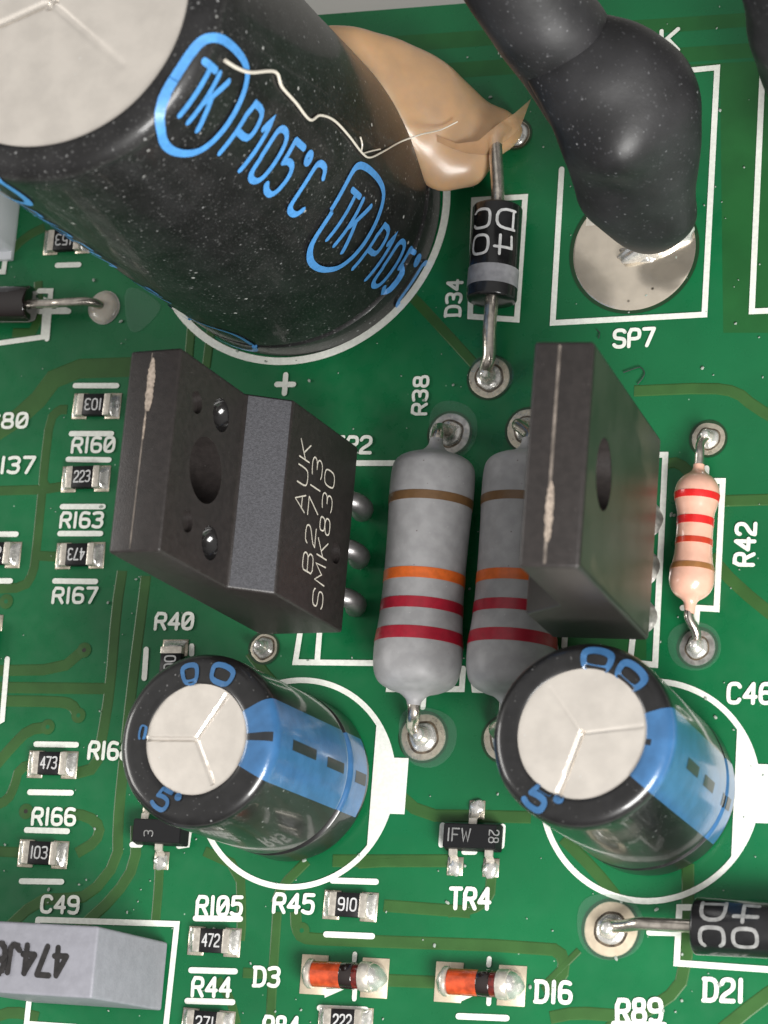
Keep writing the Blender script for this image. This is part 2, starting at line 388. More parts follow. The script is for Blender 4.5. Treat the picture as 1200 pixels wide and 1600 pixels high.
# copper tracks (pixels of the photo give where each runs on the board)
for px, w in [
 ([(-30, 690), (48, 640), (95, 577), (215, 573)], .85),
 ([(98, 760), (66, 765), (70, 720), (78, 655), (92, 640), (105, 640)], .36), ([(-10, 767), (66, 765)], .36), ([(66, 765), (56, 865), (52, 895), (38, 918), (-10, 920)], .36), ([(56, 868), (90, 870)], .36),
 ([(191, 892), (182, 950), (172, 1075), (160, 1150), (150, 1200), (120, 1208)], .42), ([(228, 900), (222, 950), (207, 1065), (190, 1220), (184, 1290), (184, 1345), (140, 1400), (100, 1405), (60, 1405), (-10, 1470)], .42),
 ([(-10, 1048), (95, 1046), (128, 1018)], .42), ([(-10, 1074), (172, 1076)], .42), ([(-10, 1095), (90, 1096), (112, 1100), (122, 1116)], .42),
 ([(-10, 1200), (20, 1165), (45, 1140), (75, 1136)], .42), ([(-10, 1260), (12, 1250), (22, 1230), (30, 1200), (60, 1192)], .36), ([(100, 1270), (138, 1275), (157, 1292), (150, 1315), (120, 1333)], .40), ([(-10, 1330), (50, 1333)], .36),
 ([(212, 1290), (212, 1350), (180, 1400), (120, 1455), (60, 1500)], .42), ([(249, 1350), (248, 1380), (243, 1440)], .34), ([(320, 1330), (375, 1355), (378, 1440), (375, 1470)], .34),
 ([(480, 1345), (440, 1385), (430, 1412)], .34), ([(520, 1345), (700, 1345)], .44), ([(600, 1415), (735, 1425)], .42), ([(560, 1530), (690, 1535)], .42),
 ([(462, 1425), (463, 1450), (472, 1465), (500, 1468), (860, 1480), (882, 1495), (878, 1530), (850, 1550)], .42), ([(700, 1425), (735, 1422), (765, 1405), (768, 1365)], .36),
 ([(433, 1425), (428, 1500), (425, 1545), (422, 1610)], .34), ([(380, 1520), (428, 1522)], .34), ([(-10, 1590), (20, 1580), (60, 1590)], .4),
 ([(590, 1190), (610, 1230), (660, 1274), (740, 1275), (830, 1277)], .42), ([(560, 440), (640, 460), (660, 480), (742, 570)], .36),
 ([(991, 611), (1110, 606), (1151, 612), (1178, 635), (1230, 665)], .40), ([(1120, 783), (1230, 780)], .40), ([(1110, 870), (1150, 915), (1230, 980)], .42), ([(1040, 725), (1060, 722), (1085, 745)], .36),
 ([(880, 1310), (930, 1360), (968, 1408), (968, 1430)], .40), ([(1075, 1350), (1075, 1400), (1072, 1525), (1040, 1565), (950, 1608)], .42), ([(1230, 1535), (1190, 1560), (1110, 1625)], .50), ([(860, 1590), (900, 1582), (965, 1587)], .42),
 ([(640, 1345), (560, 1350)], .3), ([(905, 1485), (850, 1540)], .2), ([(390, 1020), (420, 1060), (470, 1110)], .36), ([(370, 1600), (360, 1560), (340, 1530)], .3),
 ([(20, 520), (60, 520), (60, 440)], .34), ([(300, 500), (295, 560)], .34), ([(330, 515), (322, 575)], .34), ([(10, 400), (40, 370), (70, 355)], .34)]:
    trace(px, w, rd=1)
# copper areas near the board edge
def patch(pxs, m, z, name):
    return finish(name, [(P(*q).x, P(*q).y, z) for q in pxs], [tuple(range(len(pxs)))], m, board, 0)
patch([(560, 60), (1260, 14), (1250, 36), (560, 86)], 'mask_area', .004, 'copper_area')
patch([(600, 130), (1250, 85), (1250, 62), (600, 105)], 'mask_area', .004, 'copper_area')
patch([(905, 110), (1250, 92), (1240, 520), (1180, 520), (1130, 520), (1125, 112)], 'mask_area', .0035, 'copper_area')
patch([(1010, 800), (870, 800), (860, 1030), (1010, 1030)], 'mask_area', .0032, 'copper_area')
# silkscreen outlines
SW = .31
for px, cl in [
 ([(878, 265), (864, 505), (1101, 492), (1121, 106), (1062, 112), (905, 118)], False), ([(1230, 60), (1192, 107), (1175, 487), (1230, 485)], False),
 ([(735, 495), (741, 313), (821, 308), (808, 500)], True), ([(1108, 752), (1129.6, 752), (1120, 952), (1090, 950)], False), ([(1067, 950), (1105, 951)], False), ([(1104, 732), (1103, 755)], False), ([(1090, 950), (1088, 975)], False),
 ([(622, 724), (560, 724), (480, 724)], False), ([(622, 724), (620, 745)], False), ([(470, 985), (462, 1035), (640, 1037)], False), ([(500, 985), (496, 1035)], False),
 ([(610, 1060), (608, 1077), (722, 1077), (724, 1045)], False), ([(663, 1078), (661, 1105)], False), ([(740, 1062), (742, 1078), (800, 1080)], False), ([(786, 1085), (784, 1120)], False),
 ([(1022, 711), (1040, 711), (1024, 1039), (990, 1036)], False), ([(884, 985), (882, 1010)], False), ([(990, 990), (986, 1025)], False), ([(870, 1030), (868, 1010)], False),
 ([(118, 603), (183, 603)], False), ([(112, 678), (175, 678)], False), ([(107, 718), (171, 719)], False), ([(98, 792), (162, 792)], False), ([(94, 834), (158, 834)], False), ([(86, 908), (150, 909)], False),
 ([(-5, 835), (26, 835)], False), ([(-5, 908), (17, 908)], False), ([(57, 1163), (120, 1164)], False), ([(47, 1238), (112, 1239)], False), ([(42, 1297), (106, 1299)], False), ([(34, 1377), (97, 1378)], False),
 ([(306, 1435), (376, 1436)], False), ([(299, 1516), (368, 1518)], False), ([(293, 1564), (364, 1566)], False), ([(520, 1376), (588, 1378)], False), ([(510, 1460), (582, 1463)], False), ([(500, 1575), (572, 1578)], False), ([(717, 1588), (792, 1591)], False),
 ([(1200, 1515), (1057.7, 1505), (1060, 1458), (1015, 1457)], False), ([(1060, 1450), (1062, 1418), (1100, 1418)], False), ([(60, 1437), (277, 1444), (258, 1620)], False), ([(60, 1437), (42, 1600), (120, 1605)], False), ([(960, 1600), (1038, 1602)], False),
 ([(-10, 538), (68, 527), (72, 470), (108, 487)], False), ([(90, 415), (124, 414)], False), ([(60, 487), (108, 487)], False), ([(62, 455), (80, 455), (74, 530)], False), ([(-5, 425), (6, 425), (12, 380)], False),
 ([(229, 1015), (226, 1060)], False), ([(300, 1010), (300, 1022)], False), ([(207, 1320), (220, 1320)], False), ([(280, 1322), (293, 1320), (296, 1300)], False), ([(-5, 1130), (4, 1125), (12, 1030)], False),
 ([(692, 1290), (690, 1320)], False), ([(786, 1292), (784, 1322)], False), ([(726, 1331), (742, 1331)], False), ([(433, 601), (459, 601)], False), ([(447, 586), (445, 615)], False)]:
    bline(px, SW, .052 + random.random() * .006, cl)
def circle_mark(cx, cy, r, w, a0=0, a1=360, name='outline_mark'):
    full = a1 - a0 >= 360; n = 96
    pts = [Vector((cx + r * math.cos(rad(a0 + (a1 - a0) * k / n)), cy + r * math.sin(rad(a0 + (a1 - a0) * k / n)))) for k in range(n if full else n + 1)]
    v2, fc = strip_geo(pts, w, full); return finish(name, [(v.x, v.y, .056) for v in v2], fc, 'silk', board, 0)
circle_mark(-6.44, 17.16, 8.66, .42)
CC = ((-3.744, -14.54, 5.425), (15.144, -14.37, 5.49))
for cx, cy, r in CC:
    circle_mark(cx, cy, r, .30)
    a = math.asin(min(1, 3.15 / r)) ; a = rad(38)
    seg = [(cx + r * math.cos(-a + 2 * a * k / 24), cy + r * math.sin(-a + 2 * a * k / 24)) for k in range(25)]
    finish('negative_mark', [(x, y, .064) for x, y in seg], [tuple(range(25))], 'silk', board, 0)
    finish('negative_tab', [(cx + r - .3, cy - 1.45, .061), (cx + r + .75, cy - 1.45, .061), (cx + r + .75, cy + 1.45, .061), (cx + r - .3, cy + 1.45, .061)], [(0, 1, 2, 3)], 'silk', board, 0)
# white triangle marks of the two small diodes
for x, y in ((523, 1553), (733, 1560)):
    patch([(x - 17, y - 8), (x - 15, y + 6), (x + 17, y - 8)], 'silk', .042, 'polarity_mark')
    bline([(x + 32, y - 10), (x + 31, y + 8)], .25, .05, name='polarity_mark')
    bline([(x + 32, y - 62), (x + 31, y - 52)], .25, .05, name='polarity_mark')
# designators
def designator(s, p0, p1, hpx, pen=1.3):
    A = P(*p0); B = P(*p1); X = (B - A); wd = X.length; X.normalize(); Y = Vector((0, 0, 1)).cross(X)
    text_plane(s, A, X, Y, hpx / 29.5, wd, 'silk', board, 'designator', pen, .054, label='white lettering reading ' + s.replace('z', '0'))
for a in [('K', (1034, 82), (1060, 79), 36, 1.1), ('SP7', (960, 543), (1022, 540), 27), ('D34', (719, 493), (723, 439), 24), ('R38', (666, 647), (670, 589), 23), ('R42', (1177, 883), (1181, 819), 28),
          ('C46', (1138, 1098), (1206, 1099), 28), ('D21', (1101, 1563), (1160, 1565), 30), ('R89', (965, 1597), (1034, 1596), 31), ('TR4', (704, 1419), (765, 1420), 29), ('D16', (838, 1565), (892, 1567), 29),
          ('D3', (398, 1540), (436, 1541), 27), ('R45', (428, 1425), (490, 1427), 27), ('R1z5', (308, 1429), (378, 1430), 27), ('R44', (301, 1556), (360, 1557), 27), ('C49', (65, 1425), (122, 1427), 25), ('R166', (51, 1288), (117, 1289), 25),
          ('R168', (139, 1185), (204, 1187), 26), ('R4z', (243, 983), (301, 983), 25), ('R167', (83, 942), (151, 942), 24), ('R163', (95, 824), (160, 824), 24), ('R16z', (113, 707), (178, 706), 24), ('C8z', (-18, 669), (42, 668), 24),
          ('C137', (-22, 739), (53, 739), 26), ('TR2', (520, 708), (579, 708), 26), ('R84', (412, 1617), (466, 1619), 27)]:
    designator(*a)
for s, x, y, w in (('103', 0, 0, 0),): pass
# vias
def disc(name, c, r0, r1, z, m, n=24, dz=0.):
    V = []
    for r, zz in ((r0, z + dz), (r1, z)):
        V += [(c.x + r * math.cos(2 * math.pi * k / n), c.y + r * math.sin(2 * math.pi * k / n), zz) for k in range(n)]
    Fc = [(k, (k + 1) % n, n + (k + 1) % n, n + k) for k in range(n)]
    if r0 == 0: V = [(c.x, c.y, z + dz)] + V[n:]; Fc = [(0, 1 + k, 1 + (k + 1) % n) for k in range(n)]
    return finish(name, V, Fc, m, board, 30)
for i, (x, y, op) in enumerate(((132, 1016, 1), (123, 1118, 0), (75, 1136, 0), (10, 940, 0), (472, 1454, 0), (41, 1268, 1), (24, 655, 0))):
    c = P(x, y); disc('via', c, .12, .42, .034, 'mask_copper', dz=.02); disc('via_hole', c, 0, .13, .052, 'hole' if op else 'mask')
# through-hole pads with solder
def pad(x, y, r, solder=.62, m='tin', dome=.35, hole=None, sm='solder', ringdark=True):
    c = P(x, y)
    lathe('solder_pad', [(r, .01), (r, .05), (r - .07, .065), (0.01, .07)], m, board, Vector((c.x, c.y, 0)), seg=40, wob=.04)
    if ringdark: disc('mask_gap', c, r + .0, r + .14, .0455, 'mask_gap', dz=.001)
    if hole:
        lathe('hole_shadow', [(hole, .074), (hole * .9, .078), (.01, .078)], 'hole', board, Vector((c.x + .08, c.y + .05, 0)), seg=24)
    if dome:
        rs = r * solder; O_ = Vector((c.x, c.y, 0))
        if sm != 'flux': lathe('flux_ring', [(rs * 1.16, .066), (rs * 1.1, .082), (rs * .9, .085)], 'flux_ring', board, O_, seg=36, wob=.08)
        if sm == 'flux': pr = [(rs, .06), (rs * .9, .2), (rs * .6, .3), (.01, .34)]
        else: pr = [(rs, .07), (rs * .97, .16), (rs * .86, .20), (rs * .72, .24), (rs * .60, .34), (rs * .52, .52), (rs * .46, .75), (rs * .40, .98), (rs * .3, 1.06), (.01, 1.08)]
        lathe('solder_joint', pr, sm, board, O_, seg=36, wob=.07, smooth=60)
    return c
M['mask_gap'] = mat('mask_edge', (.012, .045, .016), .4)
padd34a = pad(806, 210, .80, .85, dome=.45); padd34b = pad(765, 590, 1.12, .62, m='tin')
padr38a = pad(703, 678, 1.12, .6, m='solder_dull'); padr38b = pad(662, 1152, 1.22, .62, m='tin')
padr39a = pad(825, 672, 1.12, .6, m='tin'); padr39b = pad(790, 1155, 1.15, .62, m='tin')
padr42a = pad(1107, 686, .86, .62, m='tin'); padr42b = pad(1090, 1012, .92, .6, m='solder_dull')
padd21 = pad(955, 1452, 1.36, .56, m='gold', dome=.3, hole=None)
padleft = pad(163, 481, .98, .95, m='flux', dome=.22, sm='flux', ringdark=False); pad(413, 1013, .76, .72, dome=.5)
# large round land SP7 with its lump of solder
cS = P(991, 392)
lathe('solder_pad', [(3.3, .01), (3.3, .06), (3.2, .08), (.01, .085)], 'land_shiny', board, Vector((cS.x, cS.y, 0)), seg=80)
disc('mask_gap', cS, 3.31, 3.5, .047, 'mask_gap', n=64, dz=.001)
def blob(name, c, rx, ry, h, m, parent, amp=.18, seg=40, rings=12, sc=.9, rz=0.):
    V = []
    for i in range(rings + 1):
        f = i / rings; r = math.cos(f * math.pi / 2); z = math.sin(f * math.pi / 2) * h
        for k in range(seg):
            a = 2 * math.pi * k / seg; q = 1 + amp * noise.noise(Vector((math.cos(a) * sc * 1.7, math.sin(a) * sc * 1.7, f * 2)) + Vector(c))
            x, y = rx * r * q * math.cos(a), ry * r * q * math.sin(a)
            V.append(Vector((c[0] + x * math.cos(rz) - y * math.sin(rz), c[1] + x * math.sin(rz) + y * math.cos(rz), c[2] + z * (1 + amp * noise.noise(Vector((x, y, 3)) * sc)))))
    return finish(name, V, grid_faces(rings + 1, seg, closev=True), m, parent, 80)
q = P(1030, 383); blob('solder_joint', (q.x, q.y, .08), 2.1, .72, 1.0, 'solder', board, .35, rz=.35)
q = P(1000, 400); blob('solder_joint', (q.x, q.y, .08), 1.0, .35, .3, 'solder', board, .4, rz=-.2)
q = P(985, 370, 0)
patch([(918, 333), (946, 330), (950, 352), (916, 354)], 'etch', .092, 'flux_stain')
# clear residues
def residue(pxs):
    p = chaikin([P(*q).xy for q in pxs], 2, True)
    return finish('flux_residue', [(v.x, v.y, .06) for v in p], [tuple(range(len(p)))], 'residue', board, 0)
residue([(195, 440), (250, 470), (252, 488), (210, 528), (196, 500)])
residue([(670, 640), (700, 622), (745, 640), (748, 690), (715, 722), (672, 700)])
residue([(620, 1120), (650, 1100), (712, 1118), (716, 1170), (680, 1205), (630, 1190)])
residue([(900, 1420), (925, 1395), (985, 1400), (1012, 1440), (1000, 1490), (945, 1505), (905, 1480)])
residue([(1040, 990), (1075, 968), (1122, 980), (1130, 1025), (1098, 1052), (1050, 1040)])
residue([(735, 575), (745, 555), (800, 560), (806, 600), (770, 622), (738, 610)])

# ------------------------------------------------------------------ electrolytic capacitors
def sleeve_profile(r, h, rd, groove, rho=.75):
    pr = [(r - .12, .05), (r - .02, .2), (r, .4)]
    if groove: pr += [(r, groove - .26), (r - .15, groove - .12), (r - .2, groove), (r - .15, groove + .12), (r, groove + .26)]
    zz = groove + .6
    while zz < h - rho - .3: pr.append((r, zz)); zz += .9
    for k in range(0, 8):
        a = math.pi / 2 * k / 7; pr.append((r - rho + rho * math.cos(a), h - rho + rho * math.sin(a)))
    k = 4
    for i in range(1, k + 1): pr.append((r - rho + (rd + .1 - r + rho) * i / k, h))
    pr += [(rd, h - .07), (rd - .01, h - .25)]
    return pr
def profile_fn(pr):
    S_ = [0.]
    for a, b in zip(pr, pr[1:]): S_.append(S_[-1] + math.dist(a, b))
    def f(s):
        s = max(0, min(S_[-1] - 1e-6, s))
        for i in range(len(pr) - 1):
            if s <= S_[i + 1]:
                t_ = (s - S_[i]) / (S_[i + 1] - S_[i]); a, b = pr[i], pr[i + 1]
                d = Vector((b[0] - a[0], b[1] - a[1])).normalized()
                return a[0] + (b[0] - a[0]) * t_, a[1] + (b[1] - a[1]) * t_, Vector((d.y, -d.x))
    return f, S_
def capacitor(label, cx, cy, r, h, rd, groove, lean, arms, mats, rho=.62, disc_noise=0.):
    """arms: vent scores as (angle, length)"""
    ax = Vector((lean[0], lean[1], 1)).normalized()
    q = Vector((0, 0, 1)).rotation_difference(ax).to_matrix()
    T = thing('electrolytic_capacitor', label, 'capacitor', (cx, cy, .06), None, q)
    pr = sleeve_profile(r, h, rd, groove, rho)
    n = 128; V = []
    for rr, z in pr:
        for k in range(n):
            a = 2 * math.pi * k / n
            w = rr + .022 * noise.noise(Vector((math.cos(a) * 2, math.sin(a) * 2, z * .35)) * 1.4 + Vector((cx, 0, 0)))
            V.append((w * math.cos(a), w * math.sin(a), z))
    Fc = grid_faces(len(pr), n, closev=True) + [tuple(range(n))]
    finish('sleeve', V, Fc, mats, T, 45)
    # aluminium top as polar height field with scored grooves
    nr, na = 46, 220; V = [Vector((0, 0, h - .12))]; Fc = []
    for i in range(1, nr + 1):
        rr = (rd + .02) * i / nr
        for k in range(na):
            a = 2 * math.pi * k / na; x, y = rr * math.cos(a), rr * math.sin(a); z = h - .12
            for (ang, ln, dep, wd) in arms:
                d = Vector((math.cos(rad(ang)), math.sin(rad(ang)))); t_ = x * d.x + y * d.y; sdist = abs(-x * d.y + y * d.x)
                if -.05 * rd < t_ < ln * rd: z = min(z, h - .12 - dep * math.exp(-(sdist / wd) ** 4))
            V.append(Vector((x, y, z)))
    for k in range(na): Fc.append((0, 1 + k, 1 + (k + 1) % na))
    for i in range(nr - 1):
        for k in range(na):
            a = 1 + i * na; b = a + na; Fc.append((a + k, b + k, b + (k + 1) % na, a + (k + 1) % na))
    finish('aluminium_top', V, Fc, 'alu', T, 25)
    # rubber bung seen at foot
    lathe('rubber_bung', [(r - .5, -.05), (r - .35, .1), (r - .4, .3)], 'chip_black', T, seg=48)
    f, S_ = profile_fn(pr)
    def wrap(a, s, lift):
        rr, z, nn = f(s); rr += nn.x * (lift + .03) ; z += nn.y * (lift + .03)
        return Vector((rr * math.cos(a), rr * math.sin(a), z))
    return T, wrap, S_[-1], f
def wrap_patch(name, wrap, a0, a1, s0, s1, m, T, lift=0., na=20, ds=.12):
    ns = max(2, int((s1 - s0) / ds) + 1)
    V = [wrap(rad(a0 + (a1 - a0) * i / na), s0 + (s1 - s0) * j / (ns - 1), lift) for i in range(na + 1) for j in range(ns)]
    return finish(name, V, grid_faces(na + 1, ns), m, T, 60)
# small capacitor by the left
T1c, wr, SL, f1 = capacitor('small black capacitor with crossed top, between the letters R40 and TR4', -3.72, -14.4, 4.3, 11.3, 2.74, 2.6, (-.08, .025), [(57, .97, .10, .11), (180, .99, .08, .10), (-62, .9, .07, .10)], 'sleeve')
wrap_patch('blue_stripe', wr, -27, 29, .5, SL - .22, 'blue', T1c)
def dashes(wr, T, spec, m='black_ink'):
    for a0, a1, s0, s1 in spec: wrap_patch('dash_mark', wr, a0, a1, s0, s1, m, T, .012, 4, .12)
dashes(wr, T1c, [(-1, 5.5, SL - 1.62, SL - .25), (-2, 5, 6.8, 9.5), (-3, 4, 3.5, 5.5), (-5, 3, .6, 1.9)])
def wrap_text(s, wr, T, a0, s0, adir, sdir, up_a, up_s, r, hgt, wid, m, pen, name='marking', label=None, step=.25):
    st, w = text_strokes(s, 1.6); sx = wid / w; sy = hgt / 6
    st = [(c, [Vector((v.x * sx, v.y * sy)) for v in q]) for c, q in st]
    def f(x, y, l): return wr(rad(a0) + (x * adir + y * up_a) / r, s0 + x * sdir + y * up_s, l + .01)
    return ink(name, st, pen, f, m, T, 0, step=step, label=label)
wrap_text('0', wr, T1c, 108, SL - 1.15, -1, 0, 0, -1, 4.0, -.85, .95, 'blue', .26); wrap_text('0', wr, T1c, 80, SL - 1.25, -1, 0, 0, -1, 4.0, -.85, 1.35, 'blue', .27)
wrap_text('5d', wr, T1c, -122, SL - 1.25, 1, 0, 0, 1, 4.0, .95, 1.7, 'blue', .22); wrap_text('C', wr, T1c, 168, SL - .55, 1, 0, 0, 1, 3.6, .3, .8, 'blue', .12)
T2c, wr, SL, f2 = capacitor('small black capacitor with one bright score on top, beside the letters C46', 15.3, -14.4, 4.3, 13.0, 3.03, 2.1, (-.015, .055), [(-107, .97, .14, .13), (8, .97, .03, .08), (128, .9, .014, .09)], 'sleeve')
wrap_patch('blue_stripe', wr, -38, 18, .5, SL - .22, 'blue', T2c)
dashes(wr, T2c, [(-12, -5, 8.0, 10.2), (-13, -6, 4.8, 6.8), (-15, -7, 1.0, 2.9), (-9, -4, SL - .5, SL - .25)])
wrap_text('L0', wr, T2c, 100, SL - 1.1, -1, 0, 0, -1, 4.0, -.9, 1.6, 'blue', .2) if 'L' in G else wrap_text('00', wr, T2c, 92, SL - 1.05, -1, 0, 0, -1, 4.0, -.85, 3.6, 'blue', .34)
wrap_text('5d', wr, T2c, -128, SL - 1.2, 1, 0, 0, 1, 4.0, .95, 1.9, 'blue', .30)
# the big one
TB, wr, SL, fb = capacitor('large glossy black capacitor with blue lettering and a thread across it', -6.25, 17.0, 8.2, 31.0, 6.75, 2.4, (0, -.045), [(-40, .75, .035, .18), (200, .95, .14, .16), (85, .9, .1, .16)], 'sleeve_big', rho=1.1)
RB = 8.2
ink_args = dict(adir=0, sdir=-1, up_a=1, up_s=0, r=RB, m='blue_ink')
wrap_text('TK', wr, TB, -40, 30.5, hgt=2.5, wid=2.4, pen=.36, label='blue letters TK', **ink_args)
wrap_text('Pi05dC', wr, TB, -41, 25.3, hgt=2.75, wid=9.5, pen=.36, label='blue lettering P105 degrees C', **ink_args)
wrap_text('TK', wr, TB, -40, 12.3, hgt=2.7, wid=2.7, pen=.33, label='blue letters TK', **ink_args)
wrap_text('Pi05dC', wr, TB, -42, 7.4, hgt=2.75, wid=7.8, pen=.32, label='blue lettering P105 degrees C', **ink_args)
def frame(s0, s1, a0, a1):
    st = chaikin([Vector((s0, a0 + .22 * (a1 - a0))), Vector((s0, a1 - .12 * (a1 - a0))), Vector((s0 - .22 * (s0 - s1), a1)), Vector((s1 + .18 * (s0 - s1), a1)), Vector((s1, a1 - .2 * (a1 - a0))), Vector((s1, a0 + .25 * (a1 - a0))), Vector((s1 + .25 * (s0 - s1), a0)), Vector((s0 - .25 * (s0 - s1), a0))], 2, True)
    ink('logo_frame', [(True, st)], .40, lambda x, y, l: wr(rad(y), x, l + .012), 'blue_ink', TB, 0, step=None)
def frame2(s0, s1, a0, a1, pen):
    # x: arc length along axis, y: arc mm round the can
    k = RB * math.pi / 180; A0, A1 = a0 * k, a1 * k
    st = chaikin([Vector((s0, A0 + 1.1)), Vector((s0, A1 - .9)), Vector((s0 - .9, A1)), Vector((s1 + .9, A1)), Vector((s1, A1 - .9)), Vector((s1, A0 + 1.0)), Vector((s1 + 1.5, A0)), Vector((s0 - 1.5, A0))], 3, True)
    st = subdiv(st, .12, True)
    ink('logo_frame', [(True, st)], pen, lambda x, y, l: wr(y / RB, x, l + .012), 'blue_ink', TB, 0, step=.3)
frame2(31.3, 26.4, -50, -13, .42); frame2(13.3, 8.3, -50, -11, .38)
wrap_text('TK', wr, TB, -131, 30.5, hgt=2.5, wid=2.4, pen=.24, label='blue letters TK seen edge-on', **ink_args)
wrap_text('Pi05dC', wr, TB, -131, 25.3, hgt=2.75, wid=9.5, pen=.26, label='blue lettering P105 degrees C seen edge-on', **ink_args)
wrap_text('TK', wr, TB, -131, 12.3, hgt=2.7, wid=2.7, pen=.33, label='blue letters TK seen edge-on', **ink_args)
frame2(31.3, 26.4, -141, -104, .42); frame2(5.6, .9, -133, -98, .3)

# ------------------------------------------------------------------ power transistors
def transistor(label, loc, R3, mirror=False):
    return thing('power_transistor', label, 'transistor', loc, None, R3)
def prism(name, prof, half, m, parent, bev=.14):
    """profile in (w, v), extruded along u"""
    n = len(prof); V = [(w, -half, v) for w, v in prof] + [(w, half, v) for w, v in prof]
    Fc = [tuple(range(n)), tuple(range(2 * n - 1, n - 1, -1))] + [(i, (i + 1) % n, n + (i + 1) % n, n + i) for i in range(n)]
    return finish(name, V, Fc, m, parent, 0)
def rotm(a, b, c): return Matrix.Rotation(a, 3, 'X') @ Matrix.Rotation(b, 3, 'Y') @ Matrix.Rotation(c, 3, 'Z')
def cyl_cut(c, r, d, axis='X', seg=48, sph=False, sc=(1, 1, 1)):
    bm = bmesh.new()
    if sph: bmesh.ops.create_uvsphere(bm, u_segments=32, v_segments=20, radius=r)
    else: bmesh.ops.create_cone(bm, cap_ends=True, segments=seg, radius1=r, radius2=r, depth=d)
    for v in bm.verts:
        p = v.co.copy()
        if not sph: p = Vector((p.z, p.y, -p.x))
        v.co = Vector((p.x * sc[0], p.y * sc[1], p.z * sc[2])) + Vector(c)
    me = bpy.data.meshes.new('cut'); bm.to_mesh(me); bm.free(); o = bpy.data.objects.new('cut', me); COL.objects.link(o); me.materials.append(M['dimple' if sph else 'epoxy']); return o
def carve(o, cuts, bev):
    mods = [('BEVEL', dict(width=bev, segments=3, limit_method='ANGLE', angle_limit=rad(25)))] if bev else []
    mods += [('BOOLEAN', dict(operation='DIFFERENCE', solver='EXACT', material_mode='TRANSFER', object=c)) for c in cuts]
    bpy.context.view_layer.update(); bake(o, mods)
    for c in cuts:
        me = c.data; bpy.data.objects.remove(c); bpy.data.meshes.remove(me)
    for p in o.data.polygons: p.use_smooth = True
    o.data.set_sharp_from_angle(angle=rad(38))
L_, HW = 15.87, 5.0
R1 = rotm(-.041, -.087, .010); TT = transistor('black moulded transistor with etched text AUK B2713 SMK830 and a painted sheen on its slope', (-5.235, -2.33, 2.862), R1)
wt, wb, v1, v2 = 2.75, 4.75, 9.06, 8.35
V2, V1 = v2 - 1.0, v1
V1, V2 = 9.15, 7.75
b = prism('body', [(0, 0), (0, L_), (wt, L_), (wt, V1), (wb, V2), (wb, 0)], HW, 'epoxy', TT)
b.matrix_parent_inverse = Matrix()
cuts = [cyl_cut((4.5 + .45, 0, 12.35), 1.62, 9), cyl_cut((wt, 2.9, 13.9), .55, .5), cyl_cut((wt, -2.9, 13.6), .55, .5), cyl_cut((wt + .15, 3.1, 11.4), .85, 1, sph=True), cyl_cut((wt + .15, -3.3, 11.2), .85, 1, sph=True), cyl_cut((wb, -1.2, 1.6), .55, .5)]
for c in cuts: c.matrix_world = TT.matrix_world
carve(b, cuts, .16)
# sheen on the slope painted as a paler band, set a hair proud of the slope
dz = Vector((wb - wt, 0, V2 - V1)); nn = Vector((-dz.z, 0, dz.x)).normalized() * .02
A_ = Vector((wt, 0, V1)) + dz * .06; B_ = Vector((wt, 0, V1)) + dz * .95
finish('painted_sheen_band', [A_ + nn + Vector((0, -HW + .12, 0)), B_ + nn + Vector((0, -HW + .12, 0)), B_ + nn + Vector((0, HW - .12, 0)), A_ + nn + Vector((0, HW - .12, 0))], [(0, 1, 2, 3)], 'epoxy_sheen', TT, 0)
# etched lettering reads upwards: x = +u, y = +v
X, Y = Vector((0, 1, 0)), Vector((0, 0, 1))
for s, u0, u1, v0 in (('AUK', -.2, 3.3, 5.55), ('B2713', -3.0, 2.9, 4.1), ('SMK83O'.replace('O', '0'), -4.45, 2.7, 2.65)):
    text_plane(s, Vector((wb, u0, v0)), X, Y, 1.12, u1 - u0, 'etch', TT, 'marking', .42, .012, 1.9, label='pale etched line reading ' + s)
# end face: mould seam and scuff
def face_strip(T, pts, w, m, name, f, jit=0.):
    q = subdiv([Vector(p) for p in pts], .35)
    if jit: q = [v + Vector((random.uniform(-jit, jit) * .5, 0)) for v in q]
    v2, fc = strip_geo(q, w); return finish(name, [f(v.x, v.y) for v in v2], fc, m, T, 0)
face_strip(TT, [(1.15, -4.8), (1.2, 4.8)], .07, 'seam', 'mould_seam', lambda w, u: Vector((w, u, L_ + .012)))
def ragged(T, u0, u1, w0, width, f, name='scuff_mark'):
    n = 26; V = []
    for i in range(n + 1):
        u = u0 + (u1 - u0) * i / n; k = math.sin(math.pi * min(1, (i + .6) / n)) ** .35
        V += [f(w0 - width * k * (.5 + random.uniform(-.10, .10)), u), f(w0 + width * k * (.5 + random.uniform(-.10, .10)), u)]
    return finish(name, V, [(2 * i, 2 * i + 1, 2 * i + 3, 2 * i + 2) for i in range(n)], 'scuff', T, 0)
ragged(TT, 1.9, 4.6, 1.28, .42, lambda w, u: Vector((w, u, L_ + .02)))
ragged(TT, .5, 1.9, 1.2, .12, lambda w, u: Vector((w, u, L_ + .018)))
# three legs: out of the foot of the body, bending right and down to the board
Mi = TT.matrix_world.inverted()
for k, u in enumerate((2.54, 0, -2.54)):
    top = TT.matrix_world @ Vector((2.3, u, .35)); bx = (-2.1, -2.1, -2.1)[k]
    g = (0.11, -2.47, -5.05)[k]
    pts = [top, TT.matrix_world @ Vector((2.35, u, -.5)), Vector((top.x + 1.3, g, 2.5)), Vector((top.x + 2.1, g - .1, 2.2)), Vector((top.x + 2.35, g - .2, 1.5)), Vector((top.x + 2.1, g - .2, .7)), Vector((top.x + 1.6, g - .1, -.3))]
    tube('leg', [Mi @ p for p in pts], .52, 'steel', TT, 12, 7)
for g in (.11, -2.47, -5.05): pad(0, 0, .9) if False else None

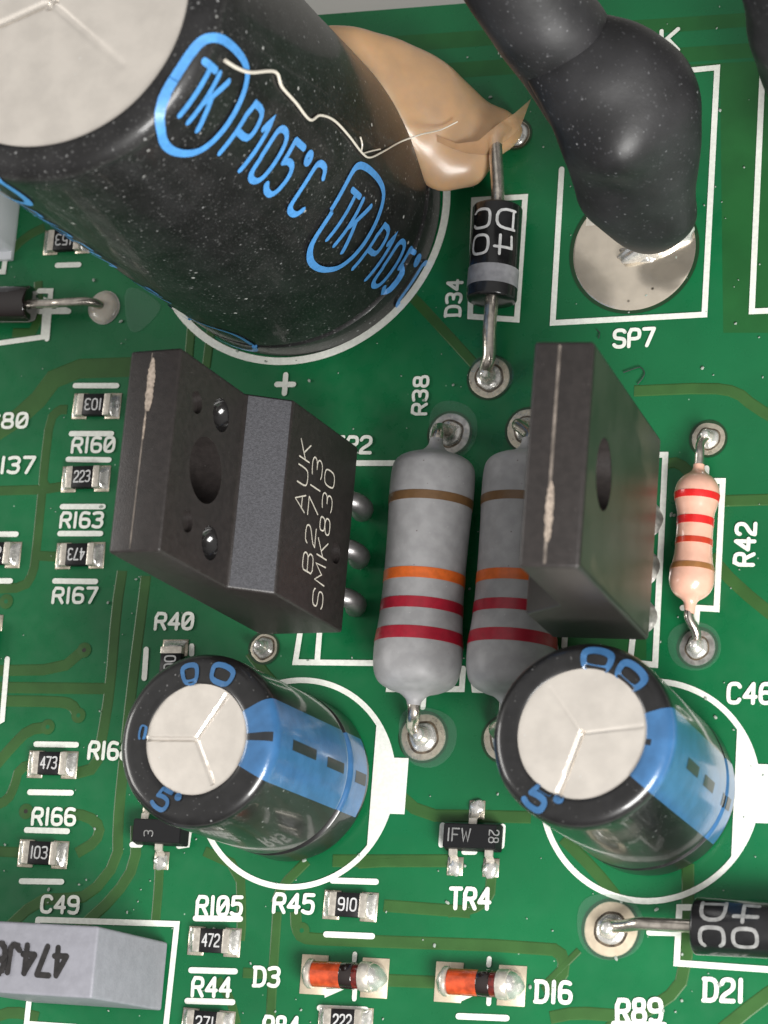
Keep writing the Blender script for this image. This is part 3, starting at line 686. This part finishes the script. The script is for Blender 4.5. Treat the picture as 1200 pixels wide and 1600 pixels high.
# second transistor, back of it towards the camera side
R2 = rotm(.006, .051, -.009)
TU = transistor('black transistor seen from its smooth back, between the grey and the pink resistors', (16.40, -3.05, 6.476), R2)
b = prism('body', [(0, 0), (0, L_), (-wt + .1, L_), (-wt + .1, 7.7), (-wb, 5.6), (-wb, 0)], 5.02, 'epoxy', TU)
c1 = cyl_cut((-2.2 + 4.5, 0, 12.3), 1.62, 9)
c1.matrix_world = TU.matrix_world
carve(b, [c1], .17)
finish_pts = []
# smooth back panel with its own hole
n = 48; ring = [Vector((.02, 1.62 * math.cos(2 * math.pi * k / n), 12.3 + 1.62 * math.sin(2 * math.pi * k / n))) for k in range(n)]
sq = []
for k in range(n):
    a = 2 * math.pi * k / n; dy, dv = math.cos(a), math.sin(a)
    ys = [(4.8 if dy > 0 else -4.8) / dy] if abs(dy) > 1e-6 else []
    vs = [((15.65 - 12.3) if dv > 0 else (.2 - 12.3)) / dv] if abs(dv) > 1e-6 else []
    t_ = min(ys + vs); sq.append(Vector((.02, dy * t_, 12.3 + dv * t_)))
corners = [(4.8, 15.65), (-4.8, 15.65), (-4.8, .2), (4.8, .2)]
for cy_, cv_ in corners:   # snap nearest sample onto the corner
    i = min(range(n), key=lambda k: (sq[k].y - cy_) ** 2 + (sq[k].z - cv_) ** 2); sq[i] = Vector((.02, cy_, cv_))
finish('back_plate', ring + sq, [(k, (k + 1) % n, n + (k + 1) % n, n + k) for k in range(n)], 'epoxy_back', TU, 0)
face_strip(TU, [(-1.5, -4.8), (-1.5, 4.8)], .13, 'seam', 'mould_seam', lambda w, u: Vector((w, u, L_ + .012)))
ragged(TU, -3.9, -1.2, -1.45, .34, lambda w, u: Vector((w, u, L_ + .02)))
Mi = TU.matrix_world.inverted()
for u in (2.54, 0, -2.54):
    top = TU.matrix_world @ Vector((-2.4, u, .3))
    tube('leg', [Mi @ p for p in (top, top + Vector((0, 0, -2)), top + Vector((.1, 0, -4.4)), Vector((top.x + .2, top.y, -.2)))], .38, 'steel', TU, 12)
    lathe('solder_joint', [(.95, .03), (.8, .2), (.55, .5), (.4, .7)], 'solder_dull', board, Vector((top.x + .2, top.y, 0)), seg=24, wob=.1)

# ------------------------------------------------------------------ axial parts
def axial(name, label, cat, A, B, prof, m, bands, group=None, seg=56, wob=.02, part='body'):
    """prof: (t mm from A, r). bands: (t0, t1, material, name)"""
    ax = (B - A).normalized()
    T = thing(name, label, cat, A, group)
    def R(t):
        for (a, ra), (b_, rb) in zip(prof, prof[1:]):
            if a <= t <= b_: k = (t - a) / (b_ - a); k = k * k * (3 - 2 * k) if False else k; return ra + (rb - ra) * k
        return prof[-1][1]
    Z0 = Vector((0, 0, 0))
    lathe(part, [(r, t) for t, r in prof], m, T, Z0, ax, seg, 50, 0)
    for t0, t1, mm, nm in bands:
        k = max(3, int((t1 - t0) / .12)); pp = [(R(t0) - .02, t0)] + [(R(t0 + (t1 - t0) * i / k) + .022, t0 + (t1 - t0) * i / k) for i in range(k + 1)] + [(R(t1) - .02, t1)]
        V_ = lathe(nm, pp, mm, T, Z0, ax, seg, 40, 0)
        # remove end discs
        bm = bmesh.new(); bm.from_mesh(V_.data); bmesh.ops.delete(bm, geom=[f for f in bm.faces if len(f.verts) > 8], context='FACES'); bm.to_mesh(V_.data); bm.free()
    return T, ax
def smoothprof(pts, k=7): return [(v.x, max(.01, v.y)) for v in catmull([Vector((a, b)) for a, b in pts], k)]
def axial_leads(T, pts_list, r, m='lead'):
    Mi = T.matrix_world.inverted()
    for pts in pts_list: tube('lead_wire', [Mi @ p for p in pts], r, m, T, 14, 7, wob=.05)

# two grey power resistors
prof = smoothprof([(-.95, .34), (-.55, .42), (-.2, .8), (.1, 1.62), (.42, 2.02), (.95, 2.17), (2.2, 2.19), (3.1, 2.15), (4.4, 2.11), (6.6, 2.09), (8.2, 2.12), (9.3, 2.2), (10.2, 2.28), (11.3, 2.22), (11.95, 1.95), (12.3, 1.4), (12.5, .8), (12.8, .44), (13.1, .34)])
def big_res(label, xt, yt, xb, yb, pa, pb, sh):
    A = P(xt, yt, 2.45); B = P(xb, yb, 2.45); ax = (B - A).normalized()
    T, ax = axial('power_resistor', label, 'resistor', A, B, prof, 'grey_lacquer', [(2.33, 2.78, 'b_brown', 'brown_band'), (6.32, 6.88, 'b_orange', 'orange_band'), (7.85, 8.42, 'b_red', 'upper_red_band'), (9.38, 10.02, 'b_red', 'lower_red_band')], 'grey power resistors lying side by side')
    up = Vector((0, 0, 1))
    a0 = A - ax * .8; b0 = A + ax * 12.85
    axial_leads(T, [[a0 + ax * .4, a0, a0 - ax * .4 - up * .15, Vector((pa.x - .1, pa.y - .15, 1.5)), Vector((pa.x, pa.y, .6)), Vector((pa.x, pa.y, -.3))],
                    [b0 - ax * .4, b0, b0 + ax * .7 - up * .15, Vector((pb.x - .25, pb.y + .35, 1.1)), Vector((pb.x, pb.y, .45)), Vector((pb.x + .1, pb.y, -.3))]], .33, 'lead')
    return T
big_res('grey banded power resistor wholly in view beside the letters R38', 679.5, 713, 648, 1083, padr38a, padr38b, 0)
big_res('grey banded power resistor partly hidden behind the smooth-backed transistor', 824, 713, 795, 1083, padr39a, padr39b, 0)

# pink resistor
prof = smoothprof([(-.6, .28), (-.25, .36), (.1, .8), (.5, 1.06), (1.0, 1.14), (1.5, 1.05), (2.0, .94), (2.9, .92), (3.9, .94), (4.5, 1.02), (5.0, 1.12), (5.6, 1.10), (6.1, .85), (6.45, .38), (6.9, .27), (7.1, .24)])
A = P(1091, 744, 1.25); B = P(1079, 930, 1.25)
T, ax = axial('small_resistor', 'small pink resistor with red and gold bands beside the letters R42', 'resistor', A, B, prof, 'pink', [(.95, 1.3, 'b_red2', 'upper_red_band'), (2.2, 2.6, 'b_red2', 'lower_red_band'), (3.3, 3.6, 'b_rust', 'rust_band'), (4.62, 4.92, 'b_gold', 'gold_band')])
up = Vector((0, 0, 1)); a0 = A - ax * .3; b0 = A + ax * 6.7
axial_leads(T, [[a0, a0 - ax * .6, a0 - ax * 1.0, Vector((padr42a.x - .15, padr42a.y - .45, .95)), Vector((padr42a.x, padr42a.y, .5)), Vector((padr42a.x, padr42a.y, -.3))],
                [b0, b0 + ax * .6, Vector((padr42b.x + .1, padr42b.y + .6, .9)), Vector((padr42b.x, padr42b.y, .35)), Vector((padr42b.x, padr42b.y, -.3))]], .24)

def diode_prof(r, ln): return [(0, r * .55), (0, r - .12), (.05, r - .04), (.14, r), (ln - .14, r), (ln - .05, r - .04), (ln, r - .12), (ln, r * .55)]
def diode(label, A, B, r, ln, bands, leads, texts, lr=.38, m='diode', grp=None):
    T, ax = axial('rectifier_diode', label, 'diode', A, B, diode_prof(r, ln), m, bands)
    axial_leads(T, leads(ax), lr)
    # text wrapped round the barrel; angle 0 = towards +z
    side = ax.cross(Vector((0, 0, 1))).normalized(); upv = side.cross(ax)
    for s, t0, dt, a0, da, upt, upa, hgt, wid, mm in texts:
        st, w = text_strokes(s, 1.6)
        st = [(c, [Vector((v.x * wid / w, v.y * hgt / 6)) for v in q]) for c, q in st]
        def f(x, y, l, t0=t0, a0=a0):
            t_ = t0 + x * dt + y * upt; a = a0 + (x * da + y * upa) / r
            return ax * t_ + (upv * math.cos(a) + side * math.sin(a)) * (r + .022 + l)
        ink('marking', st, .15 if r < 1.35 else .19, f, mm, T, 0, step=.2, label='printed characters ' + s.replace('q', '4'))
    return T
# D34 vertical diode
A = P(778, 324, 1.5); B = P(768, 470, 1.5)
up = Vector((0, 0, 1))
# ax points down the photo (-y); side = ax x z = -x : left in the photo
diode('black rectifier diode lying upright beside the letters D34, one silver end band', A, B, 1.33, 5.25,
      [(3.55, 4.55, 'silver_band', 'silver_band')],
      lambda ax: [[A + ax * .3, A, A - ax * 1.2 + up * .35, Vector((padd34a.x - .35, padd34a.y - 1.3, 2.3)), Vector((padd34a.x - .15, padd34a.y - .45, 1.7)), Vector((padd34a.x, padd34a.y, -.2))],
                  [A + ax * 4.9, A + ax * 5.3, A + ax * 7.0, A + ax * 8.2 - up * .25, Vector((padd34b.x, padd34b.y + .25, .7)), Vector((padd34b.x, padd34b.y, -.2))]],
      [('q0', 3.05, 0, -1.02, 1, -1, 0, 1.05, 2.25, 'white_ink'), ('DC', 1.6, 0, -1.02, 1, -1, 0, 1.05, 2.25, 'white_ink')], .36)
# D21 on the right
A = P(1086, 1447, 1.5); B = P(1200, 1452, 1.5)
diode('black rectifier diode cut by the right picture edge, above the letters D21', A, B, 1.38, 5.3, [(4.0, 4.8, 'silver_band', 'silver_band')],
      lambda ax: [[A + ax * .3, A, A - ax * 1.6, A - ax * 2.7, Vector((padd21.x + .9, padd21.y + .1, 1.0)), Vector((padd21.x + .25, padd21.y + .1, .55)), Vector((padd21.x - .1, padd21.y, -.2))], [A + ax * 5, A + ax * 7, A + ax * 9, A + ax * 9.3 - up * 2]],
      [('DC', .55, 0, -.80, 1, 1, 0, 1.15, 2.15, 'grey_ink'), ('q0', 2.15, 0, -.80, 1, 1, 0, 1.15, 2.15, 'grey_ink')], .33)
# dark diode at the left edge
A = P(50, 475, 1.2); B = P(-60, 478, 1.2)
diode('glossy dark diode cut by the left picture edge, lead ending in a cream solder spot', A, B, 1.05, 5, [], lambda ax: [[A + ax * .3, A, A - ax * 1.2, A - ax * 2.2 + up * .1, Vector((padleft.x - .5, padleft.y + .1, .8)), Vector((padleft.x + .1, padleft.y, -.2))]], [], .26, m='glass_dark')

# ------------------------------------------------------------------ surface-mount parts
def make_chip():
    T = thing('chip_resistor', '', 'chip resistor', (0, 0, 0))
    rbox('body', (0, 0, .29), (1.36, 1.22, .44), .03, 'chip_black', T, 1)
    rbox('ceramic_base', (0, 0, .20), (1.9, 1.16, .30), .02, 'ceramic', T, 1)
    for s in (-1, 1):
        rbox('terminal', (s * .82, 0, .29), (.40, 1.25, .50), .07, 'term', T)
        n = 14; V = []; rows = [(.0, .50), (.08, .46), (.18, .34), (.30, .20), (.42, .11), (.50, .07)]
        for i, (dx, z) in enumerate(rows):
            for j in range(n):
                f = j / (n - 1) * 2 - 1; y = f * (.60 + .06 * dx); zz = z * (1 - .45 * abs(f) ** 3)
                zz += .07 * noise.noise(Vector((s * 5 + dx * 5, y * 2.5, 1.7))) if z > .12 else 0
                V.append((s * (1.0 + dx * .82), y, max(.05, zz)))
        base = len(V)
        V += [(x, y, .02) for (x, y, z) in V[:]]
        Fc = grid_faces(len(rows), n) + [(j, j + 1, base + j + 1, base + j) for j in list(range(n - 1)) + list(range((len(rows) - 1) * n, len(rows) * n - 1))]
        Fc += [(i * n + e, (i + 1) * n + e, base + (i + 1) * n + e, base + i * n + e) for i in range(len(rows) - 1) for e in (0, n - 1)]
        o = finish('solder_fillet', V, Fc, 'solder', T, 60)
        lathe_pad = rbox('land', (s * 1.02, -.02, .03), (.92, 1.5, .05), .02, 'tin', T, 1)
    return T
chip0 = make_chip(); used = [False]
CG = 'chip resistors soldered flat on the board'
def chip(x, y, mark, flip, label, rz=0., ang=None):
    c = P(x, y, .3)
    r = rz + (math.pi if flip else 0) + random.uniform(-.02, .02)
    if not used[0]: used[0] = True; o = chip0; o.location = (c.x, c.y, 0); o.rotation_euler = (0, 0, r)
    else: o = clone(chip0, (c.x, c.y, 0), r)
    o['label'] = label; o['group'] = CG
    if mark: MARKS.append((o, mark))
MARKS = []
chip(148, 633, '1z3'.replace('z', '0'), True, 'chip resistor printed 103 upside down, above the letters R160')
chip(131, 746, '223', False, 'chip resistor printed 223, between the letters R160 and R163')
chip(122, 867, '473', True, 'chip resistor printed 473 upside down, just above the letters R167')
chip(79, 1193, '473', False, 'chip resistor printed 473 upright, above the letters R166')
chip(64, 1333, '103', False, 'chip resistor printed 103 upright, between the letters R166 and C49')
chip(332, 1470, '472', False, 'chip resistor printed 472, under the letters R105')
chip(545, 1414, '910', False, 'chip resistor printed 910, right of the letters R45')
chip(322, 1599, '271', False, 'chip resistor cut by the bottom edge, under the letters R44')
chip(537, 1596, '222', False, 'chip resistor cut by the bottom edge, under the orange-glass diode by D3')
chip(102, 376, '153', True, 'chip resistor half hidden under the large capacitor')
chip(-8, 865, '102', False, 'chip resistor cut by the left edge, level with the letters R167')
chip(268, 1040, '100', False, 'chip resistor standing crosswise under the letters R40', math.pi / 2)
chip(-22, 1000, '100', False, 'chip resistor standing crosswise at the left edge', math.pi / 2)
for o, mk in MARKS:
    st, w = text_strokes(mk, 1.6)
    text_plane(mk, Vector((-.48, -.30, .512)), Vector((1, 0, 0)), Vector((0, 1, 0)), .62, .96, 'white_ink2', o, 'marking', .95, .006, label='white digits ' + mk) if 'white_ink2' in M else text_plane(mk, Vector((-.48, -.30, .512)), Vector((1, 0, 0)), Vector((0, 1, 0)), .62, .96, 'white_ink', o, 'marking', .85, .006, label='white digits ' + mk)

# small three-legged transistors
def sot(x, y, rz, label, texts):
    c = P(x, y, .5); T = thing('small_transistor', label, 'transistor', (c.x, c.y, 0), None, Matrix.Rotation(rz, 3, 'Z'))
    # moulded body with drafted sides
    b = bmesh.new(); bmesh.ops.create_cube(b, size=1)
    for v in b.verts:
        up_ = v.co.z > 0; k = .92 if up_ else 1.0; v.co = Vector((v.co.x * 3.0 * k, v.co.y * 1.38 * (k - .04 if up_ else 1), .12 if not up_ else 1.02))
    bmesh.ops.bevel(b, geom=b.edges[:], offset=.05, segments=2, affect='EDGES')
    me = bpy.data.meshes.new('body'); b.to_mesh(me); b.free(); me.materials.append(M['chip_black']); me.shade_smooth(); me.set_sharp_from_angle(angle=rad(40))
    o = bpy.data.objects.new('body', me); COL.objects.link(o); o.parent = T
    for lx, s in ((0, 1), (-.95, -1), (.95, -1)):
        pts = [(lx, s * .6, .55), (lx, s * .95, .52), (lx, s * 1.08, .2), (lx, s * 1.5, .1)]
        V = []
        for (px_, py_, pz_) in pts:
            for dx in (-.21, .21):
                V += [(px_ + dx, py_, pz_ + .07), (px_ + dx, py_, pz_ - .06)]
        Fc = []
        for i in range(3):
            a = i * 4; Fc += [(a, a + 2, a + 6, a + 4), (a + 1, a + 5, a + 7, a + 3), (a, a + 4, a + 5, a + 1), (a + 2, a + 3, a + 7, a + 6)]
        Fc += [(0, 1, 3, 2), (12, 14, 15, 13)]
        finish('leg', V, Fc, 'term', T, 30)
        blob('solder_fillet', (lx, s * 1.5, .05), .38, .46, .26, 'solder', T, .4, 20, 6)
        rbox('land', (lx, s * 1.45, .03), (.85, .95, .05), .02, 'tin', T, 1)
    for s_, X0, Xv, Yv, hg, wd in texts:
        text_plane(s_, Vector((*X0, 1.02)), Vector(Xv), Vector(Yv), hg, wd, 'grey_ink', T, 'marking', .75, .012, label='faint print ' + s_)
    return T
sot(738, 1308, 0, 'small three-legged transistor printed 1FW, above the letters TR4', [('1FW', (-1.15, -.28), (1, 0, 0), (0, 1, 0), .62, 1.2), ('28', (1.05, .32), (0, -1, 0), (1, 0, 0), .5, .62)])
sot(251, 1300, math.pi, 'small three-legged transistor half hidden under the left small capacitor', [('3', (.2, .3), (0, -1, 0), (1, 0, 0), .5, .3)])
# it shows one leg toward the bottom: single leg side is turned down

# glass diodes
def melf(x, y, label):
    c = P(x, y, .6); T = thing('glass_diode', label, 'diode', (c.x, c.y, .72), 'orange glass diodes soldered flat')
    X_ = Vector((1, 0, 0))
    lathe('glass_body', [(.60, -1.42), (.66, -1.38), (.67, 0), (.66, .35)], 'glass_orange', T, Vector(), X_, 36)
    lathe('dark_band', [(.675, .15), (.69, .18), (.69, .80), (.675, .82)], 'glass_dark', T, Vector(), X_, 36)
    lathe('red_end', [(.66, .8), (.665, .85), (.66, 1.25)], 'glass_red', T, Vector(), X_, 36)
    for s, i0, i1 in ((-1, 1.4, 1.45), (1, 1.12, 1.16)):
        lathe('end_cap', [(.60, s * i0), (.74, s * i1), (.76, s * (i1 + .08)), (.76, s * 1.64), (.70, s * 1.72), (.01, s * 1.76)], 'term', T, Vector(), X_, 36)
    blob('solder_fillet', (1.60, 0, -.70), .74, .80, 1.34, 'solder', T, .10, 30, 10)
    blob('solder_fillet', (-1.75, 0, -.70), .45, .68, .85, 'solder', T, .3, 30, 10)
    for s in (-1, 1): rbox('land', (s * 1.65, 0, -.69), (1.45, 2.0, .06), .02, 'gold', T, 1)
    return T
melf(532, 1524, 'orange glass diode with a dark band, right of the letters D3')
melf(745, 1536, 'red-orange glass diode with a dark band, left of the letters D16')

# grey box capacitor, bottom left
best = None
for k in range(20, 160):
    h = k / 10; d = (P(155, 1450, h).xy - P(262, 1472, .3).xy).length
    if best is None or d < best[0]: best = (d, h)
hC = best[1]
pa, pb = P(262, 1472, .3), P(251, 1579, .3); print('box height', hC, best[0], (pa - pb).length, (P(154, 1450, hC) - P(144, 1560, hC)).length)
x1 = (pa.x + pb.x) / 2; ymid = (pa.y + pb.y) / 2; wy = abs(pa.y - pb.y)
TC = thing('film_capacitor', 'grey box-shaped capacitor with handwritten black digits, under the letters C49', 'capacitor', (x1 - 3.7, ymid, 0))
rbox('body', (0, 0, hC / 2 + .15), (7.4, wy, hC - .1), .16, 'box_top', TC, 3)
o_ = P(100, 1490, hC); st0 = TC.matrix_world.inverted() @ Vector((o_.x, o_.y, hC + .1))
text_plane('474J6', Vector((2.15, .62, hC + .1)), Vector((-1, 0, 0)), Vector((0, -1, 0)), 1.4, 4.0, 'marker', TC, 'handwriting', 1.25, .012, 1.5, label='handwritten 474J6 in black marker, upside down', jit=.03)

# white plastic connector at the left edge
xr = P(22, 380, .3).x; y0_, y1_ = P(20, 394, .3).y, P(20, 300, .3).y
TW = thing('white_connector', 'white plastic housing at the left edge beneath the large capacitor', 'connector', (xr - 2.5, (y0_ + y1_) / 2, 0))
rbox('housing', (0, 0, 1.85), (5, y1_ - y0_, 3.6), .3, 'white_plastic', TW, 3)
rbox('base_flange', (-.1, -.2, .2), (5.1, y1_ - y0_ + .5, .38), .08, 'white_plastic', TW, 2)

# ------------------------------------------------------------------ heat-shrunk wires
def loft(name, st, m, parent, thick=.8, seg=40, k=7, amp=.12, nsc=.35, relax=0):
    """st: (left px, right px, z of axis): flattened tube through stations"""
    C_, H_ = [], []
    for l, r, z in st:
        a, b_ = P(l[0], l[1], z), P(r[0], r[1], z); C_.append((a + b_) / 2); H_.append((b_ - a) / 2)
    C_, H_ = catmull(C_, k), catmull(H_, k); n = len(C_); V = []
    for i in range(n):
        d = (C_[min(i + 1, n - 1)] - C_[max(i - 1, 0)]).normalized(); hv = H_[i]; w = hv.length
        up_ = hv.cross(d).normalized()
        if up_.z < 0: up_ = -up_
        for j in range(seg):
            a = 2 * math.pi * j / seg; p = C_[i] + hv * math.cos(a) + up_ * (math.sin(a) * w * thick)
            nn_ = (hv * math.cos(a) + up_ * math.sin(a) * w).normalized()
            V.append(p + nn_ * amp * noise.noise(p * nsc + Vector((9, 0, 0))) * 2)
    Fc = grid_faces(n, seg, closev=True)
    for e in (0, n - 1):
        c = len(V); V.append(sum((V[e * seg + j] for j in range(seg)), Vector()) / seg)
        Fc += [(e * seg + j, e * seg + (j + 1) % seg, c) for j in range(seg)]
    o = finish(name, V, Fc, m, parent, 180)
    if relax:
        bm = bmesh.new(); bm.from_mesh(o.data)
        for _ in range(relax): bmesh.ops.smooth_vert(bm, verts=bm.verts, factor=.5, use_axis_x=True, use_axis_y=True, use_axis_z=True)
        bm.to_mesh(o.data); bm.free()
    return o
q = P(1030, 372, 1)
TH = thing('power_cable', 'thick black heat-shrunk cable bent down onto the round solder land above the letters SP7', 'cable', (q.x, q.y, 0))
def local(o):   # geometry was given in board coordinates
    o.matrix_parent_inverse = o.parent.matrix_world.inverted(); return o
local(loft('wire', [((690, -70), (895, -80), 17.5), ((732, 0), (910, -12), 15.8), ((770, 60), (943, 30), 14.1), ((816, 125), (962, 80), 12.0), ((860, 190), (975, 140), 9.9), ((898, 238), (985, 200), 8.2)], 'shrink', TH, .8, amp=.12, relax=2))
sl = loft('heat_shrink_sleeve', [((814, 112), (914, 16), 13.3), ((818, 118), (924, 18), 13.2), ((842, 160), (1000, 32), 12.7), ((860, 200), (1058, 78), 11.9), ((874, 232), (1091, 140), 10.8), ((886, 262), (1096, 200), 9.4), ((900, 292), (1092, 255), 7.8), ((916, 322), (1088, 305), 6.0), ((948, 352), (1084, 345), 4.4), ((972, 372), (1068, 368), 3.2), ((989, 379), (1055, 379), 2.6)], 'shrink', TH, .60, amp=.16, nsc=.3, relax=1)
bm = bmesh.new(); bm.from_mesh(sl.data)    # the wire's end pushes a bump through the sleeve, a crease runs below it
b1 = P(968, 232, 11.5); b2 = P(945, 290, 9.5)
for v in bm.verts:
    if v.normal.z > -.2:
        d1 = (v.co - b1).length; d2 = (v.co - b2).length
        v.co += v.normal * (1.0 * math.exp(-(d1 / 1.7) ** 2) - .35 * math.exp(-(d2 / 1.3) ** 2))
bm.to_mesh(sl.data); bm.free(); local(sl)
q = P(1235, 100, 3)
TH2 = thing('power_cable', 'second black cable entering at the top right corner', 'cable', (q.x, q.y, 0))
local(loft('wire', [((1140, -80), (1330, -90), 18), ((1160, 0), (1345, -10), 16), ((1175, 60), (1355, 60), 13), ((1190, 110), (1350, 120), 10), ((1215, 170), (1340, 190), 7), ((1240, 240), (1325, 250), 3)], 'shrink', TH2, .8, amp=.12))

# ------------------------------------------------------------------ glue fillet
q = P(745, 220, 0)
TG = thing('glue_lump', 'lump of tan hot glue between the large capacitor and the diode lead', 'glue', (q.x, q.y, 0))
local(loft('glue_body', [((500, 38), (490, 110), 8.5), ((545, 42), (540, 130), 7.6), ((605, 54), (590, 165), 6.2), ((664, 80), (625, 225), 4.6), ((708, 108), (655, 280), 3.2), ((745, 140), (688, 296), 2.2), ((775, 164), (722, 296), 1.5), ((798, 180), (752, 285), 1.1), ((812, 194), (775, 250), .9), ((816, 208), (790, 232), .7)], 'glue', TG, .40, seg=72, k=10, amp=.16, nsc=.6, relax=16))
# thin drawn-out fin of glue
fin = [(830, 154, 6.0), (806, 180, 4.4), (776, 200, 3.6), (748, 224, 3.1), (715, 228, 3.3), (685, 215, 4.2)]
V = []
for i, (x, y, z) in enumerate(fin):
    a = P(x, y, z); V += [a + Vector((.03, .03, .25 * (i > 0))), a + Vector((-.05 - .10 * i, -.05 - .2 * i, -1.2 - .1 * i)) if i else a + Vector((-.02, -.05, 0))]
local(finish('glue_fin', V, [(2 * i, 2 * i + 1, 2 * i + 3, 2 * i + 2) for i in range(len(fin) - 1)], 'film', TG, 80))
# stringy thread across the capacitor
def on_big(px, py, lift=.12):
    """point on the can's side below that pixel"""
    d = (CR @ Vector(((px - 600) / FPX, (800 - py) / FPX, -1))).normalized()
    Mi_ = TB.matrix_world.inverted(); o0 = Mi_ @ CLOC; dd = (Mi_.to_3x3() @ d)
    a = dd.x ** 2 + dd.y ** 2; b_ = 2 * (o0.x * dd.x + o0.y * dd.y); c_ = o0.x ** 2 + o0.y ** 2 - (RB + lift) ** 2
    t_ = (-b_ - math.sqrt(max(0, b_ * b_ - 4 * a * c_))) / (2 * a); return TB.matrix_world @ (o0 + dd * t_)
th = [on_big(*p) for p in ((352, 95), (372, 107), (392, 113), (430, 112), (440, 135), (462, 160), (484, 187), (500, 180), (522, 188), (545, 212), (565, 238), (578, 246), (600, 236), (625, 222))] + [P(658, 210, 6.4), P(688, 203, 4.8), P(715, 190, 4.4)]
def thr(s): return .10 - .065 * s
tt = tube('glue_thread', th, thr, 'thread', None, 8, 5)
tt['label'] = 'thin pale glue thread drawn across the large capacitor'; tt['category'] = 'thread'
tube('fray', [on_big(*p) for p in ((563, 214), (566, 226), (564, 238))] , .045, 'thread', tt, 6, 3)
tube('fray', [on_big(*p) for p in ((566, 240), (580, 236), (594, 233))] , .04, 'thread', tt, 6, 3)
# two dark fibres on the board
for i, pts in enumerate([((932, 515), (937, 520), (935, 529)), ((974, 582), (988, 577), (1000, 574), (1007, 582), (1003, 592), (996, 600))]):
    f_ = tube('fibre', [P(*p, .12) for p in pts], .03, 'hair', None, 6, 4)
    f_['label'] = ('short', 'curled')[i] + ' dark fibre lying on the board below the letters SP7' + ('', ' by the transistor')[i]; f_['category'] = 'fibre'

# loose dust on the board: too many to count, one object
bm = bmesh.new()
for i in range(420):
    x, y = random.uniform(-26, 22), random.uniform(-27, 28); r_ = random.choice((.03, .035, .045, .06, .09))
    mt = Matrix.Translation((x, y, .075)) @ Matrix.Rotation(random.random() * 6, 4, 'Z') @ Matrix.Diagonal((r_ * random.uniform(.7, 1.8), r_, r_ * .6, 1))
    bmesh.ops.create_icosphere(bm, subdivisions=1, radius=1, matrix=mt)
me = bpy.data.meshes.new('dust'); bm.to_mesh(me); bm.free(); me.materials.append(mat('dust', (.33, .38, .33), .8))
o = bpy.data.objects.new('dust', me); COL.objects.link(o); o['kind'] = 'stuff'; o['label'] = 'pale specks of dust scattered over the board'
